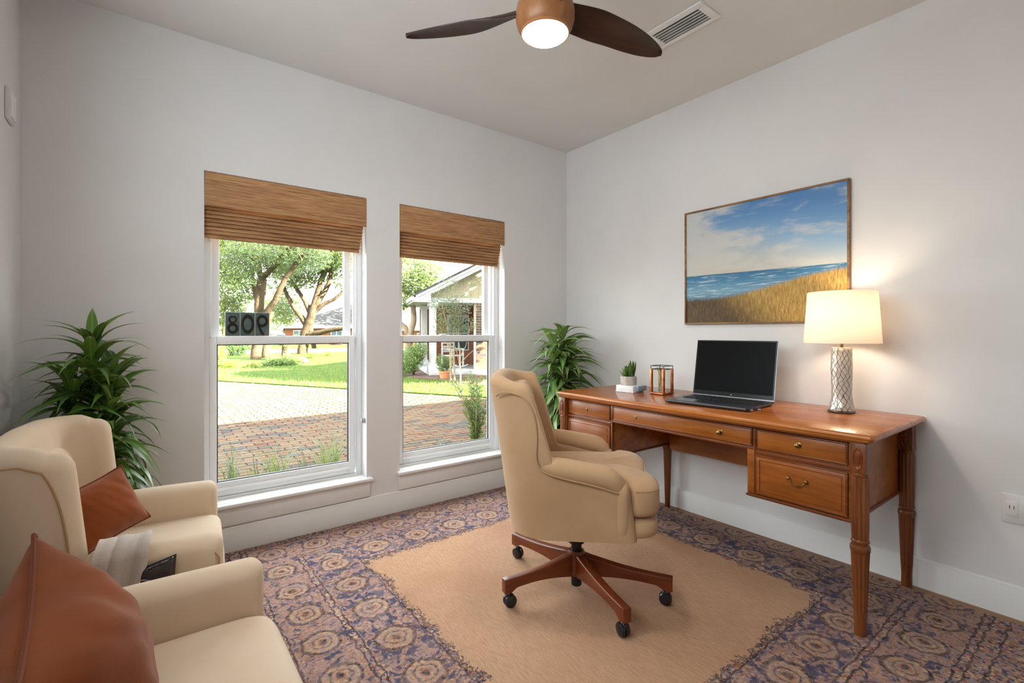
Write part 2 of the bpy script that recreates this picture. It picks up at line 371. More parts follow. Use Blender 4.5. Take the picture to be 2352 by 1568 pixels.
# ---------------------------------------------------------------- rug
def rugmat():
    t = NT('distressed_rug'); v = t.coord(); x, y, z = t.xyz(v)
    ax = t.math('SUBTRACT', t.math('ABSOLUTE', x), .705); ay = t.math('SUBTRACT', t.math('ABSOLUTE', y), .73)
    d0 = t.math('MAXIMUM', ax, ay); horiz = t.math('GREATER_THAN', ay, ax)
    n1 = t.math('SUBTRACT', t.noise(v, 9, 3), .5); n2 = t.math('SUBTRACT', t.noise(v, 46, 4, .6, 1.5), .5)
    rag = t.math('ADD', t.math('MULTIPLY', n1, .11), t.math('MULTIPLY', n2, .13))
    dr = t.math('ADD', d0, rag)
    fieldmask = t.step(dr, .004, -.004)
    # coordinate along the border
    al = t.math('ADD', t.math('MULTIPLY', horiz, x), t.math('MULTIPLY', t.math('SUBTRACT', 1.0, horiz), y))
    wob = t.math('MULTIPLY', t.math('SUBTRACT', t.noise(v, 22, 3), .5), .035)
    dd = t.math('ADD', d0, wob); aw = t.math('ADD', al, t.math('MULTIPLY', t.math('SUBTRACT', t.noise(v, 18, 3, .5, 1), .5), .05))
    ROSE, NAVY, BEIGE, DARK, RUST, MAUVE = srgb(178, 140, 124), srgb(76, 76, 100), srgb(200, 168, 138), srgb(46, 38, 42), srgb(164, 104, 76), srgb(156, 136, 142)
    cell = t.voro(t.noise(v, 60, 2, .5, 0, True), 1) if False else t.voro(v, 105, out='Color')
    cx = t.xyz(cell); edge = t.voro(v, 105, 'DISTANCE_TO_EDGE')
    cell2 = t.xyz(t.voro(v, 42, out='Color'))
    pal = t.ramp(cx[0], [(0, NAVY), (.16, NAVY), (.17, MAUVE), (.42, ROSE), (.62, BEIGE), (.84, RUST), (1, DARK)], 'CONSTANT')
    def medal(center, period, rad, phase):
        u = t.math('SUBTRACT', t.math('FRACT', t.math('ADD', t.math('DIVIDE', aw, period), phase)), .5)
        u = t.math('MULTIPLY', u, period); w = t.math('SUBTRACT', dd, center)
        r = t.math('SQRT', t.math('ADD', t.math('MULTIPLY', u, u), t.math('MULTIPLY', w, w)))
        return t.math('DIVIDE', r, rad)
    def band(lo, hi, s=.004): return t.math('MULTIPLY', t.step(dd, lo - s, lo + s), t.step(dd, hi + s, hi - s))
    col = pal
    # inner band: navy ground with cream medallions; outer band: rose ground
    g1 = t.mix(t.step(t.noise(v, 26, 4, .6, 1), .44, .54), NAVY, t.mix(.5, pal, ROSE)); g2 = t.mix(t.step(t.noise(v, 24, 4, .6, 1), .52, .62), t.mix(.6, pal, ROSE), NAVY)
    for gc, lo, hi, cen, per, rad, ph in ((g1, .03, .235, .135, .235, .075, .1), (g2, .265, .455, .36, .215, .07, .45)):
        r = medal(cen, per, rad, ph)
        rings = t.ramp(r, [(0, DARK), (.16, DARK), (.2, RUST), (.38, BEIGE), (.5, DARK), (.56, ROSE), (.76, BEIGE), (.88, DARK), (1, DARK)], 'LINEAR')
        c = t.mix(t.step(r, 1.05, .98), gc, t.mix(.35, rings, pal))
        col = t.mix(band(lo, hi), col, c)
    for p in (.022, .238, .262, .458, .482, .53): col = t.mix(t.math('MULTIPLY', band(p, p + .007, .002), .8), col, DARK)
    # stitched texture: dark seams between the knots
    col = t.mix(t.math('MULTIPLY', t.step(edge, .05, .0), .65), col, DARK)
    col = t.mix(t.math('MULTIPLY', t.step(cell2[1], .4, .9), .30), col, MAUVE)
    col = t.mix(t.math('MULTIPLY', t.step(t.noise(v, 3, 3), .35, .75), .35), col, t.mix(.6, col, srgb(118, 84, 60)))
    # dark ragged outline of the open field
    line = t.math('MULTIPLY', t.step(dr, .03, .004), .7); col = t.mix(line, col, DARK)
    fv = t.coord(scale=(26, 3, 1), rot=(0, 0, R(-32)))
    fcol = t.mix(t.step(t.noise(fv, 8, 4, .65), .3, .75), srgb(190, 152, 124), srgb(168, 130, 102))
    fcol = t.mix(t.math('MULTIPLY', t.step(t.noise(v, 2.2, 3), .4, .75), .5), fcol, srgb(160, 118, 90))
    t.set(t.mix(fieldmask, col, fcol), .95, 0, .15)
    t.bump(t.math('ADD', t.noise(v, 420, 2), t.math('MULTIPLY', edge, 2.0)), .5, .002); return t.m
o = obj('rug', bx(NB(), -1.31, 1.085, -1.35, 1.24, 0.001, .012), rugmat(), None, .003, 2, loc=(1.575, 1.57, 0))
tag(o, 'large distressed rug with beige field and navy rose border under the desk chair', 'rug')

# ---------------------------------------------------------------- woven wood blinds
def blindmat():
    t = NT('woven_bamboo'); v = t.coord(scale=(1.6, 1, 90)); w = t.coord(scale=(9, 1, 260)); u = t.coord(scale=(.6, 1, 12))
    f = t.math('ADD', t.math('MULTIPLY', t.noise(v, 2.2, 4, .65), .55), t.math('MULTIPLY', t.noise(w, 1.5, 2), .3))
    f = t.math('ADD', f, t.math('MULTIPLY', t.noise(u, 3, 2), .15))
    col = t.ramp(f, [(.30, srgb(78, 48, 30)), (.42, srgb(140, 98, 66)), (.53, srgb(184, 140, 100)), (.68, srgb(216, 178, 136))])
    t.set(col, .75, 0, .2); t.bump(f, .6, .003); return t.m
m_blind = blindmat()
def blind(x0, x1, label, right_gap):
    b_ = thing('woven_blind', label, 'blind', (x0, YB, 0), 0, 'woven wood blinds in the two windows')
    W_ = x1 - x0
    v = obj('valance', bx(NB(), .002, W_ - .002, -.004, .008, 1.765, WZ1 - .003), m_blind, b_, .002)
    obj('headrail', bx(NB(), .004, W_ - .004, .010, .06, WZ1 - .04, WZ1 - .004), m_trim, b_)
    z = 1.762; n = 8
    for k in range(n):
        h = (1.762 - 1.600) / n
        zz = 1.772 - k * h; p = .024 + .0008 * k
        prof = [(p + .022, zz), (p + .014, zz + .001), (p + .001, zz - h * .72), (p + .001, zz - h * .9), (p + .006, zz - h * .98), (p + .022, zz - h)]
        e = .004 + .0032 * k
        obj('fold', prism(NB(), prof, .003, W_ - e - right_gap, lambda u, w_, h_: (h_, u, w_)), m_blind, b_, 0)
    # beaded lift chain, two strands and its tensioner
    if right_gap < .05:
        for dx in (0, .010):
            bmc = NB(); zc = 1.75
            while zc > .60:
                bmesh.ops.create_icosphere(bmc, subdivisions=1, radius=.0022, matrix=Matrix.Translation((W_ - .018 + dx, .03, zc))); zc -= .0062
            obj('bead_chain', bmc, m_silver, b_)
        tn = NB(); bx(tn, W_ - .024, W_ - .002, .02, .04, .575, .605); obj('chain_tensioner', tn, m_silver, b_, .004)
    return b_
blind(*WIN[0], 'woven wood roman blind raised over the number-tile window', .006)
blind(*WIN[1], 'woven wood roman blind raised over the window nearer the desk', .010)

# ---------------------------------------------------------------- house-number tiles on the meeting rail
m_tile = pm('dark_glass_tile', srgb(70, 92, 96), srgb(92, 104, 96), 30, rough=.15, spec=.6)
m_digit = pm('tile_numeral', srgb(20, 19, 17), rough=.35)
m_speck = pm('tile_edge', srgb(200, 208, 205), rough=.3)
for k, (dg, lb) in enumerate((('8', 'dark glass tile with numeral 8 on the window rail'), ('0', 'dark glass tile with numeral 0 between two number tiles'), ('9', 'dark glass tile with reversed numeral 9 on the window rail'))):
    x0 = .345 + k * .0715
    t_ = thing('number_tile', lb, 'number tile', (x0, 2.968, 1.108), 0, 'number tiles on the window rail')
    box('tile_body', m_tile, t_, (0, .0695, 0, .006, 0, .128), .001)
    box('tile_edge', m_speck, t_, (.0697, .0712, .0, .006, 0, .126))
    q = NB(); Y0, Y1 = -.0015, .0002
    if dg == '8':
        ring_flat(q, (.035, .088), .021, .011, Y0, Y1); ring_flat(q, (.035, .041), .027, .0135, Y0, Y1, 1, 1.1)
    elif dg == '0': ring_flat(q, (.035, .064), .031, .019, Y0, Y1, 1, 1.75)
    else:
        ring_flat(q, (.035, .082), .029, .0155, Y0, Y1, 1, 1.2)
        prism(q, [(.012, .062), (.026, .050), (.040, .003), (.052, .003)][::1] if False else [(.009, .066), (.024, .052), (.047, .004), (.033, .004), (.018, .034)], Y0, Y1, lambda u, w_, h: (u, h, w_))
    obj('numeral', q, m_digit, t_)

# ---------------------------------------------------------------- painting
def paintmat():
    t = NT('seascape_painting'); c = t.coord(); x, y, z = t.xyz(c)
    u = t.math('DIVIDE', y, -.89); v = t.math('DIVIDE', z, .69)          # u 0 left .. 1 right, v 0 bottom .. 1 top
    p = t.vec(u, v)
    def nz(sx, sy, sc, det=5, rot=0, d=.4):
        mp = t.n('ShaderNodeMapping'); t.link(p, mp.inputs[0]); mp.inputs[2].default_value = (0, 0, rot); mp.inputs[3].default_value = (sx, sy, 1)
        return t.noise(mp.outputs[0], sc, det, .6, d)
    hz = t.math('SUBTRACT', .435, t.math('MULTIPLY', u, .012))
    sv = t.math('DIVIDE', t.math('SUBTRACT', v, hz), .56)
    blue = t.ramp(t.math('ADD', sv, t.math('MULTIPLY', t.math('SUBTRACT', u, .5), .35)), [(0, srgb(196, 190, 172)), (.2, srgb(188, 192, 190)), (.48, srgb(138, 172, 202)), (.8, srgb(92, 140, 190)), (1, srgb(70, 122, 178))])
    cl = t.math('ADD', t.math('MULTIPLY', nz(1, 2.2, 2.2, 6, R(-20)), .7), t.math('MULTIPLY', nz(1, 2.5, 6, 5, R(-25)), .3))
    lefty = t.math('MULTIPLY', t.math('SUBTRACT', .55, u), .16)
    sky = t.mix(t.math('MULTIPLY', t.step(t.math('ADD', cl, lefty), .43, .62), .85), blue, srgb(206, 204, 200))
    wv = nz(1, 12, 7, 4, R(3))
    sea = t.ramp(t.math('DIVIDE', t.math('SUBTRACT', hz, v), .22), [(0, srgb(54, 108, 148)), (.3, srgb(72, 132, 168)), (.7, srgb(118, 160, 184)), (1, srgb(86, 118, 142))])
    sea = t.mix(t.math('MULTIPLY', t.step(wv, .52, .68), .75), sea, srgb(206, 218, 224))
    col = t.mix(t.step(v, t.math('SUBTRACT', hz, .003), t.math('ADD', hz, .003)), sea, sky)
    # dunes of grass
    top = t.math('ADD', .22, t.math('MULTIPLY', t.step(u, .18, 1.05), .17))
    top = t.math('ADD', top, t.math('MULTIPLY', t.math('SUBTRACT', nz(30, 2, 4, 3), .5), .05))
    gr = t.noise(t.vec(t.math('MULTIPLY', u, 90), t.math('MULTIPLY', v, 9)), 1.6, 4, .65)
    lit = t.step(t.math('ADD', t.math('SUBTRACT', u, .42), t.math('MULTIPLY', t.math('SUBTRACT', v, .12), .9)), -.18, .26)
    gd = t.ramp(gr, [(.3, srgb(38, 26, 14)), (.55, srgb(92, 66, 30)), (.75, srgb(130, 96, 46))])
    gl = t.ramp(gr, [(.3, srgb(128, 92, 34)), (.55, srgb(188, 150, 74)), (.75, srgb(220, 192, 124))])
    gcol = t.mix(lit, gd, gl)
    gm = t.step(v, t.math('ADD', top, .02), t.math('SUBTRACT', top, .02)); col = t.mix(gm, col, gcol)
    t.set(col, .45, 0, .4); return t.m
pt = thing('framed_painting', 'seascape painting with dune grass in a thin gold-brown frame on the wall', 'painting', (XR, 1.757, 1.177))
pw, ph = .895, .70
cv = obj('canvas', bx(NB(), -.022, -.006, -pw + .006, -.006, .006, ph - .006), paintmat(), pt); cv.location = (0, 0, 0)
m_gold = wood('frame_gold_wood', srgb(70, 44, 20), srgb(128, 90, 46), srgb(186, 148, 88), 'y', 12, .35)
b = NB(); T = .010
for (y0, y1, z0, z1) in ((-pw, 0, 0, T), (-pw, 0, ph - T, ph), (-pw, -pw + T, T, ph - T), (-T, 0, T, ph - T)): bx(b, -.030, -.001, y0, y1, z0, z1)
obj('frame', b, m_gold, pt, .002)

# ---------------------------------------------------------------- wall plates, ceiling vent
m_plate = pm('plate_plastic', srgb(226, 224, 222), rough=.4)
ol = thing('wall_outlet', 'white double electrical outlet plate low on the wall beside the desk', 'outlet', (XR, .285, .428))
box('plate', m_plate, ol, (-.006, 0, -.06, .06, -.057, .057), .002)
for s in (-1, 1):
    rc = box('receptacle', m_plate, ol, (-.0085, -.004, s * .03 - .018, s * .03 + .018, -.03, .03), .002)
    for q in (-.006, .006): box('slot', m_gasket, rc, (-.0092, -.0080, s * .03 + q - .001, s * .03 + q + .001, .0, .014))
sw = thing('wall_sensor', 'small white wall sensor plate high on the wall near the corner', 'sensor', (XL, 2.61, 1.985))
box('plate', m_plate, sw, (0, .014, -.05, .05, -.06, .06), .004); box('face', m_trim, sw, (.013, .019, -.038, .038, -.048, .048), .003)
vt = thing('ceiling_vent', 'white ceiling air register with dark louvres', 'vent', (2.032, 1.335, ZC))
vt_w, vt_l = .125, .20
b = NB(); x0, x1, y0, y1 = -.085, .085, -.155, .175
for d in ((x0, x0 + .035, y0, y1), (x1 - .025, x1, y0, y1), (x0 + .035, x1 - .025, y0, y0 + .035), (x0 + .035, x1 - .025, y1 - .05, y1)): bx(b, d[0], d[1], d[2], d[3], -.010, 0)
obj('frame', b, m_trim, vt, .003)
box('duct', m_gasket, vt, (x0 + .03, x1 - .02, y0 + .03, y1 - .04, -.0025, -.0005))
m_louv = pm('louvre_metal', srgb(214, 212, 208), rough=.4)
for k in range(5):
    xx = x0 + .052 + k * .0195
    obj('louvre', prism(NB(), [(xx - .0016, -.003), (xx - .0002, -.0102), (xx + .0022, -.0102), (xx + .0006, -.003)], y0 + .035, y1 - .05, lambda u, w_, h: (u, h, w_)), m_louv, vt)

# ---------------------------------------------------------------- desk
DX, DY = 2.40, 1.41
desk = thing('writing_desk', 'warm brown wooden writing desk with fluted legs under the painting', 'desk', (DX, DY, 0))
FX = 2.115 - DX                                       # carcass front plane (local x)
yl = lambda y: y - DY
obj('desktop', ringslab(NB(), 2.05 - DX, 2.733 - DX, yl(.575), yl(2.235), [(.030, .722), (.026, .728), (.012, .731), (.008, .738), (.008, .741), (.0, .745), (.0, .752), (.003, .757), (.008, .760)], .012), DT, desk)
obj('frieze_moulding', ringslab(NB(), 2.092 - DX, 2.722 - DX, yl(.612), yl(2.205), [(.010, .712), (.004, .716), (.0, .722)]), DDK, desk)
box('carcass', DW, desk, (FX, 2.70 - DX, yl(.66), yl(1.055), .425, .713), .002)
box('carcass', DW, desk, (FX, 2.70 - DX, yl(1.83), yl(2.185), .425, .713), .002)
box('apron', DW, desk, (FX + .001, 2.66 - DX, yl(1.055), yl(1.83), .628, .713), .002)
box('modesty_panel', DW, desk, (2.66 - DX, 2.675 - DX, yl(1.056), yl(1.829), .385, .712))
for ya, yb, z in ((.652, 1.06, .425), (1.825, 2.192, .425)):
    obj('base_moulding', ringslab(NB(), 2.105 - DX, 2.708 - DX, yl(ya), yl(yb), [(.008, z - .014), (.0, z - .009), (.0, z - .003), (.005, z + .001)]), DDK, desk)
obj('base_moulding', prism(NB(), [(FX - .006, .618), (FX - .008, .624), (FX - .004, .632), (FX + .03, .632), (FX + .03, .618)], yl(1.02), yl(1.83), lambda u, v, h: (u, h, v)), DDK, desk)
for ya, yb in ((.668, 1.02), (1.835, 2.182)):
    obj('drawer_rail', prism(NB(), [(FX + .01, .601), (FX - .007, .604), (FX - .009, .611), (FX - .007, .618), (FX + .01, .621)], yl(ya), yl(yb), lambda u, v, h: (u, h, v)), DDK, desk)
box('stile', DDK, desk, (FX - .007, FX + .01, yl(1.018), yl(1.030), .625, .712), .002)
box('stile', DDK, desk, (FX - .007, FX + .01, yl(1.818), yl(1.834), .625, .712), .002)
box('stile', DW, desk, (FX - .006, FX + .01, yl(1.024), yl(1.056), .427, .624), .003)
box('stile', DDK, desk, (FX - .006, FX + .01, yl(1.824), yl(1.834), .427, .624), .002)
def knob(par, x, y, z):
    k = NB(); n = 16
    prof = [(.0035, 0), (.0035, .006), (.007, .009), (.0095, .014), (.009, .019), (.0055, .022), (.001, .0228)]
    loft(k, [[(x - h, y + r * math.cos(2 * PI * i / n), z + r * math.sin(2 * PI * i / n)) for i in range(n)] for r, h in prof]); obj('knob', k, m_brass, par)
    k = NB(); loft(k, [[(x - h, y + r * math.cos(2 * PI * i / n), z + r * math.sin(2 * PI * i / n)) for i in range(n)] for r, h in ((.012, 0), (.012, .0015), (.009, .003))]); obj('rosette', k, m_brass, par)
def drawer(ya, yb, za, zb, fit):
    d = box('drawer', DW, desk, (FX - .011, FX + .015, yl(ya) + .008, yl(yb) - .008, za + .008, zb - .008), .003)
    f = NB(); y0, y1 = yl(ya) + .002, yl(yb) - .002; w = .007
    for q in ((y0, y1, za + .002, za + .002 + w), (y0, y1, zb - .002 - w, zb - .002), (y0, y0 + w, za + .002 + w, zb - .002 - w), (y1 - w, y1, za + .002 + w, zb - .002 - w)): bx(f, FX - .010, FX + .012, *q)
    obj('bead', f, DDK, d, .002)
    f = NB(); y0 += .018; y1 -= .018; za2, zb2 = za + .020, zb - .020; w = .0025
    for q in ((y0, y1, za2, za2 + w), (y0, y1, zb2 - w, zb2), (y0, y0 + w, za2 + w, zb2 - w), (y1 - w, y1, za2 + w, zb2 - w)): bx(f, FX - .0125, FX - .009, *q)
    if (zb - za) > .12: obj('bead', f, DDK, d)
    else: f.free()
    X = FX - .011
    for kind, y, z in fit:
        if kind == 'knob': knob(d, X, yl(y), z)
        elif kind == 'key':
            e = NB(); n = 16
            loft(e, [[(X - h, yl(y) + r * .8 * math.cos(2 * PI * i / n), z + r * 1.3 * math.sin(2 * PI * i / n)) for i in range(n)] for r, h in ((.009, 0), (.009, .0015), (.007, .0025))]); obj('escutcheon', e, m_brass, d)
            e = NB(); lathe(e, [(.0028, 0), (.0028, .003)], 10); 
            for v in e.verts: v.co = Vector((X - .0022 - v.co.z * .3, yl(y) + v.co.x, z + .003 + v.co.y))
            bx(e, X - .0032, X - .002, yl(y) - .0013, yl(y) + .0013, z - .007, z + .003); obj('keyhole', e, m_black, d)
        else:
            e = NB(); pts = [(X - .006 - .013 * math.sin(PI * k / 12), yl(y) + .034 - .068 * k / 12, z - .021 * math.sin(PI * k / 12) ** .8) for k in range(13)]
            tube(e, pts, [.0022 + .0012 * math.sin(PI * k / 12) for k in range(13)], 8); obj('bail_handle', e, m_brass, d)
            for s in (-1, 1):
                e = NB(); superell(e, (X - .006, yl(y) + s * .034, z), (.007, .007, .009), 1, 1, 12, 8); obj('handle_post', e, m_brass, d)
drawer(.672, 1.016, .624, .712, [('knob', .845, .672)])
drawer(.672, 1.022, .428, .600, [('bail', .848, .530)])
drawer(1.032, 1.816, .630, .712, [('key', 1.655, .668), ('knob', 1.178, .670)])
drawer(1.838, 2.178, .624, .712, [('key', 2.015, .666)])
drawer(1.838, 2.178, .428, .600, [('knob', 2.012, .512)])
def leg(x, y, zf=.012):
    fl = lambda n, d: (lambda th, z: 1 - d * max(0, math.cos(n * th)) ** .5 if True else 1)
    L = bpy.data.objects.new
    b = NB(); lathe(b, [(.016, zf), (.019, zf + .001), (.020, .03), (.0195, .06), (.0215, .10)], 48)
    lathe(b, [(.0215, .10), (.0275, .27), (.0295, .318)], 60, rmod=lambda th, z: 1 - .11 * max(0, math.cos(12 * th)) ** .5)
    lathe(b, [(.0295, .318), (.032, .325), (.0325, .336), (.030, .344), (.0255, .347), (.0255, .352), (.029, .355), (.029, .362), (.0265, .366)], 48)
    lathe(b, [(.0265, .366), (.0275, .40), (.0285, .58), (.027, .596)], 60, rmod=lambda th, z: 1 - .10 * max(0, math.cos(12 * th)) ** .5)
    lathe(b, [(.027, .596), (.0285, .600), (.0285, .607), (.026, .611)], 40)
    for v in b.verts: v.co.x += x; v.co.y += y
    lg = obj('leg', b, DWZ, desk, sharp=28)
    b = NB(); bx(b, x - .0265, x + .0265, y - .0265, y + .0265, .609, .7215); obj('leg_block', b, DWZ, lg, .003)
    f = NB(); n = 28
    loft(f, [[(x - .0265 - h, y + r * .014 * math.cos(2 * PI * i / n), .666 + r * .038 * math.sin(2 * PI * i / n)) for i in range(n)] for r, h in ((1.15, 0), (1.15, .002), (1.0, .003), (.9, .001), (.75, .001), (.6, .003), (.2, .0035))])
    obj('oval_carving', f, DDK, lg)
for x, y, zf in ((2.105, .634, .012), (2.105, 2.207, .012), (2.683, .634, 0), (2.683, 2.207, 0)): leg(x - DX, yl(y), zf)

b = NB(); lathe(b, [(.015, 0), (.016, .004), (.0165, .05)], 40); lathe(b, [(.0165, .05), (.024, .33), (.026, .385)], 60, rmod=lambda th, z: 1 - .11 * max(0, math.cos(12 * th)) ** .5); lathe(b, [(.026, .385), (.029, .392), (.029, .404), (.026, .412)], 40)
for v in b.verts: v.co.x += 2.672 - DX; v.co.y += yl(1.852)
obj('leg', b, DWZ, desk, sharp=28)

# ---------------------------------------------------------------- things on the desk
ZD = .7605
lt = thing('laptop', 'open black and silver laptop with dark screen on the desk', 'laptop', (2.345, 1.325, ZD), R(5))
m_alu = pm('laptop_metal', srgb(70, 74, 84), srgb(60, 64, 74), 6, rough=.32, metal=.6)
m_alul = pm('laptop_edge', srgb(176, 178, 184), rough=.3, metal=.8)
m_screen = pm('dark_screen', srgb(16, 16, 18), srgb(14, 14, 16), 3, rough=.35, spec=.08)
m_bez = pm('screen_bezel', srgb(9, 9, 11), rough=.25)
m_key = pm('laptop_key', srgb(20, 20, 24), rough=.5)
LW, LD = .43, .33
base = obj('base', ringslab(NB(), -LD / 2, LD / 2, -LW / 2, LW / 2, [(.012, .001), (.002, .006), (0, .012), (0, .016), (.003, .0185)], .012), m_alu, lt)
obj('palm_edge', bx(NB(), -LD / 2 - .0008, -LD / 2 + .004, -LW / 2 + .012, LW / 2 - .012, .0125, .0165), m_alul, base)
kb = obj('keyboard', bx(NB(), -.02, .115, -.185, .185, .0182, .0192), m_bez, lt)
km = None
for r in range(5):
    for k in range(14):
        if km is None:
            ko = box('key', m_key, kb, (-.0105, .0105, -.0112, .0112, 0, .003), .001); km = ko.data
        else: ko = obj('key', km, None, kb)
        ko.location = (-.005 + r * .0262, -.172 + k * .02646, .0191)
obj('trackpad', bx(NB(), -.145, -.045, -.07, .07, .0184, .0189), m_alu, lt)
lid = obj('lid', ringslab(NB(), -.005, .001, -LW / 2, LW / 2, [(0, 0), (0, .308), (.002, .310)]), m_alul, lt)
lid.location = (LD / 2 - .006, 0, .018); lid.rotation_euler = (0, R(11), 0)
obj('bezel', bx(NB(), -.0062, -.0048, -LW / 2 + .002, LW / 2 - .002, .004, .308), m_bez, lid)
obj('display', bx(NB(), -.0068, -.0060, -LW / 2 + .009, LW / 2 - .009, .026, .302), m_screen, lid)
obj('logo_dot', bx(NB(), -.0068, -.0060, -.003, .003, .011, .016), m_alul, lid)
ud = thing('usb_dongle', 'small silver dongle with short lead beside the laptop', 'dongle', (2.24, 1.105, ZD))
b = NB(); superell(b, (0, 0, .006), (.011, .009, .0055), .6, .6, 16, 8); obj('plug', b, m_alul, ud)
b = NB(); tube(b, [(.010, 0, .005), (.022, -.006, .004), (.034, -.004, .004), (.046, -.010, .005)], .0017, 6); obj('lead', b, m_black, ud)
b = NB(); superell(b, (.054, -.012, .005), (.011, .006, .0045), .6, .6, 16, 8); obj('cap', b, m_alul, ud)

def lampbody():
    t = NT('etched_lamp_body'); c = t.coord(); x, y, z = t.xyz(c)
    th = t.math('ARCTAN2', y, x); wob = t.math('MULTIPLY', t.math('SUBTRACT', t.noise(c, 16, 3), .5), 1.1)
    def sp_(a, k): return t.math('ABSOLUTE', t.math('SINE', t.math('ADD', t.math('MULTIPLY', t.math('ADD', th, wob), a), t.math('MULTIPLY', z, k))))
    g = t.math('MINIMUM', sp_(7, 84), sp_(6, -78)); m = t.step(g, .06, .20)
    t.set(t.mix(m, srgb(84, 66, 54), srgb(208, 196, 184)), t.math('ADD', .35, t.math('MULTIPLY', m, -.1)), t.math('MULTIPLY', m, .35), .5); t.bump(m, .8, .004); return t.m
lp = thing('table_lamp', 'lit table lamp with white drum shade and etched silver column on the desk', 'lamp', (2.555, .842, ZD))
b = NB(); n = 64
prof = [(.052, .012), (.049, .03), (.044, .055), (.041, .075), (.0405, .12), (.041, .17), (.042, .2), (.0405, .25), (.0405, .29), (.039, .298)]
pr = []
for (r0, z0), (r1, z1) in zip(prof[:-1], prof[1:]):
    for k in range(5): pr.append((r0 + (r1 - r0) * k / 5, z0 + (z1 - z0) * k / 5))
pr.append(prof[-1])
lathe(b, pr, n, rmod=lambda th, z: 1 + .018 * math.sin(5 * th + z * 62) * math.sin(4 * th - z * 58) + .03 * math.sin(2 * th + z * 20) * (z > .02))
body = obj('column', b, lampbody(), lp)
b = NB(); lathe(b, [(.050, 0), (.056, .002), (.056, .009), (.052, .013)], 6); obj('foot', b, pm('lamp_foot_metal', srgb(150, 138, 126), srgb(96, 84, 76), 40, rough=.3, metal=.7), lp, .001)
b = NB(); lathe(b, [(.006, .297), (.006, .36), (.011, .362), (.011, .40)], 16); obj('stem', b, m_brass, lp)
t = NT('lit_linen_shade'); v = t.coord(scale=(1, 1, 1))
df = t.n('ShaderNodeBsdfDiffuse'); df.inputs[0].default_value = srgb(238, 230, 220); tl = t.n('ShaderNodeBsdfTranslucent'); tl.inputs[0].default_value = srgb(240, 232, 222)
mx = t.n('ShaderNodeMixShader'); mx.inputs[0].default_value = .5; t.link(df.outputs[0], mx.inputs[1]); t.link(tl.outputs[0], mx.inputs[2]); t.link(mx.outputs[0], t.out.inputs[0]); m_shade = t.m
b = NB(); z0, z1, r0, r1 = .318, .553, .151, .136
loft(b, [[(r * math.cos(2 * PI * i / 64), r * math.sin(2 * PI * i / 64), z) for i in range(64)] for r, z in ((r0, z0), (r1, z1), (r1 - .002, z1), (r0 - .002, z0), (r0, z0))], cap=False)
obj('shade', b, m_shade, lp)
b = NB()
for k in range(3):
    a = 2 * PI * k / 3; tube(b, [(.008 * math.cos(a), .008 * math.sin(a), .535), ((r1 - .004) * math.cos(a), (r1 - .004) * math.sin(a), .545)], .0015, 6)
tube(b, [(0, 0, .40), (.0, 0.03, .43), (0, .035, .48), (0, .01, .53), (0, 0, .54)], .0015, 6); tube(b, [(0, 0, .40), (.0, -.03, .43), (0, -.035, .48), (0, -.01, .53), (0, 0, .54)], .0015, 6)
obj('harp', b, m_brass, lp)
t = NT('bulb_glow'); em = t.n('ShaderNodeEmission'); em.inputs[0].default_value = (1, .78, .52, 1); em.inputs[1].default_value = 14; t.link(em.outputs[0], t.out.inputs[0])
b = NB(); superell(b, (0, 0, .445), (.026, .026, .034), 1, 1, 16, 10); bulb = obj('bulb', b, t.m, lp)
ll = bpy.data.lights.new('lamp_light', 'POINT'); ll.energy = LAMP_POWER; ll.color = (1, .82, .60); ll.shadow_soft_size = .04
lo = bpy.data.objects.new('lamp_light', ll); COL.objects.link(lo); lo.parent = lp; lo.location = (0, 0, .445)
bulb.visible_shadow = True
bulb.data.materials[0].use_nodes = True

# potted succulent on a box of notepaper; copper pen cup
m_white = pm('white_card', srgb(236, 236, 238), rough=.55); m_bluec = pm('blue_grey_card', srgb(150, 168, 196), rough=.5)
bk = thing('notepad_stack', 'white box of notepads under the potted succulent', 'notepads', (2.40, 1.925, ZD), R(3))
box('box_body', m_white, bk, (-.055, .055, -.055, .075, 0, .009), .001); box('box_body', m_white, bk, (-.052, .055, -.052, .075, .0095, .040), .002)
box('blue_wrap', m_bluec, bk, (-.03, .0555, -.074, -.0525, .010, .040), .002)
sc = thing('potted_succulent', 'small green succulent in a pale concrete pot on white notepads', 'plant', (2.40, 1.945, ZD + .0405))
m_conc = pm('pale_concrete', srgb(200, 190, 182), srgb(182, 172, 164), 30, rough=.8, bump=.1)
b = NB(); loft(b, [[(r * math.cos(2 * PI * (i + .5) / 8), r * math.sin(2 * PI * (i + .5) / 8), z) for i in range(8)] for r, z in ((.048, 0), (.052, .012), (.053, .048), (.050, .054), (.044, .054), (.043, .046))])
obj('pot', b, m_conc, sc, .0015)
b = NB(); lathe(b, [(.043, .04), (.042, .047), (.001, .049)], 16); obj('soil', b, m_soil, sc)
rs = random.Random(3)
def sleaf(L, w, bend):
    b = NB()
    def f(u, v):
        s = u; ww = w * math.sin(PI * min(1, .12 + .86 * s)) ** .7; a = 2 * PI * v
        return (L * s, ww * math.cos(a), .35 * ww * math.sin(a) + bend * s * s)
    grid(b, f, 8, 8, False, True); me = obj('leaf', b, L_SUC, None).data
    return me
def scatter_leaf(me, par, loc, az, el, sc_=1, roll=0, name='leaf'):
    o = bpy.data.objects.new(name, me); COL.objects.link(o); o.parent = par
    o.matrix_local = Matrix.Translation(loc) @ Matrix.Rotation(az, 4, 'Z') @ Matrix.Rotation(-el, 4, 'Y') @ Matrix.Rotation(roll, 4, 'X') @ Matrix.Scale(sc_, 4)
    return o
def proto(f):
    me = f(); return me
_tmp = [sleaf(.075, .013, .012), sleaf(.10, .009, .006)]
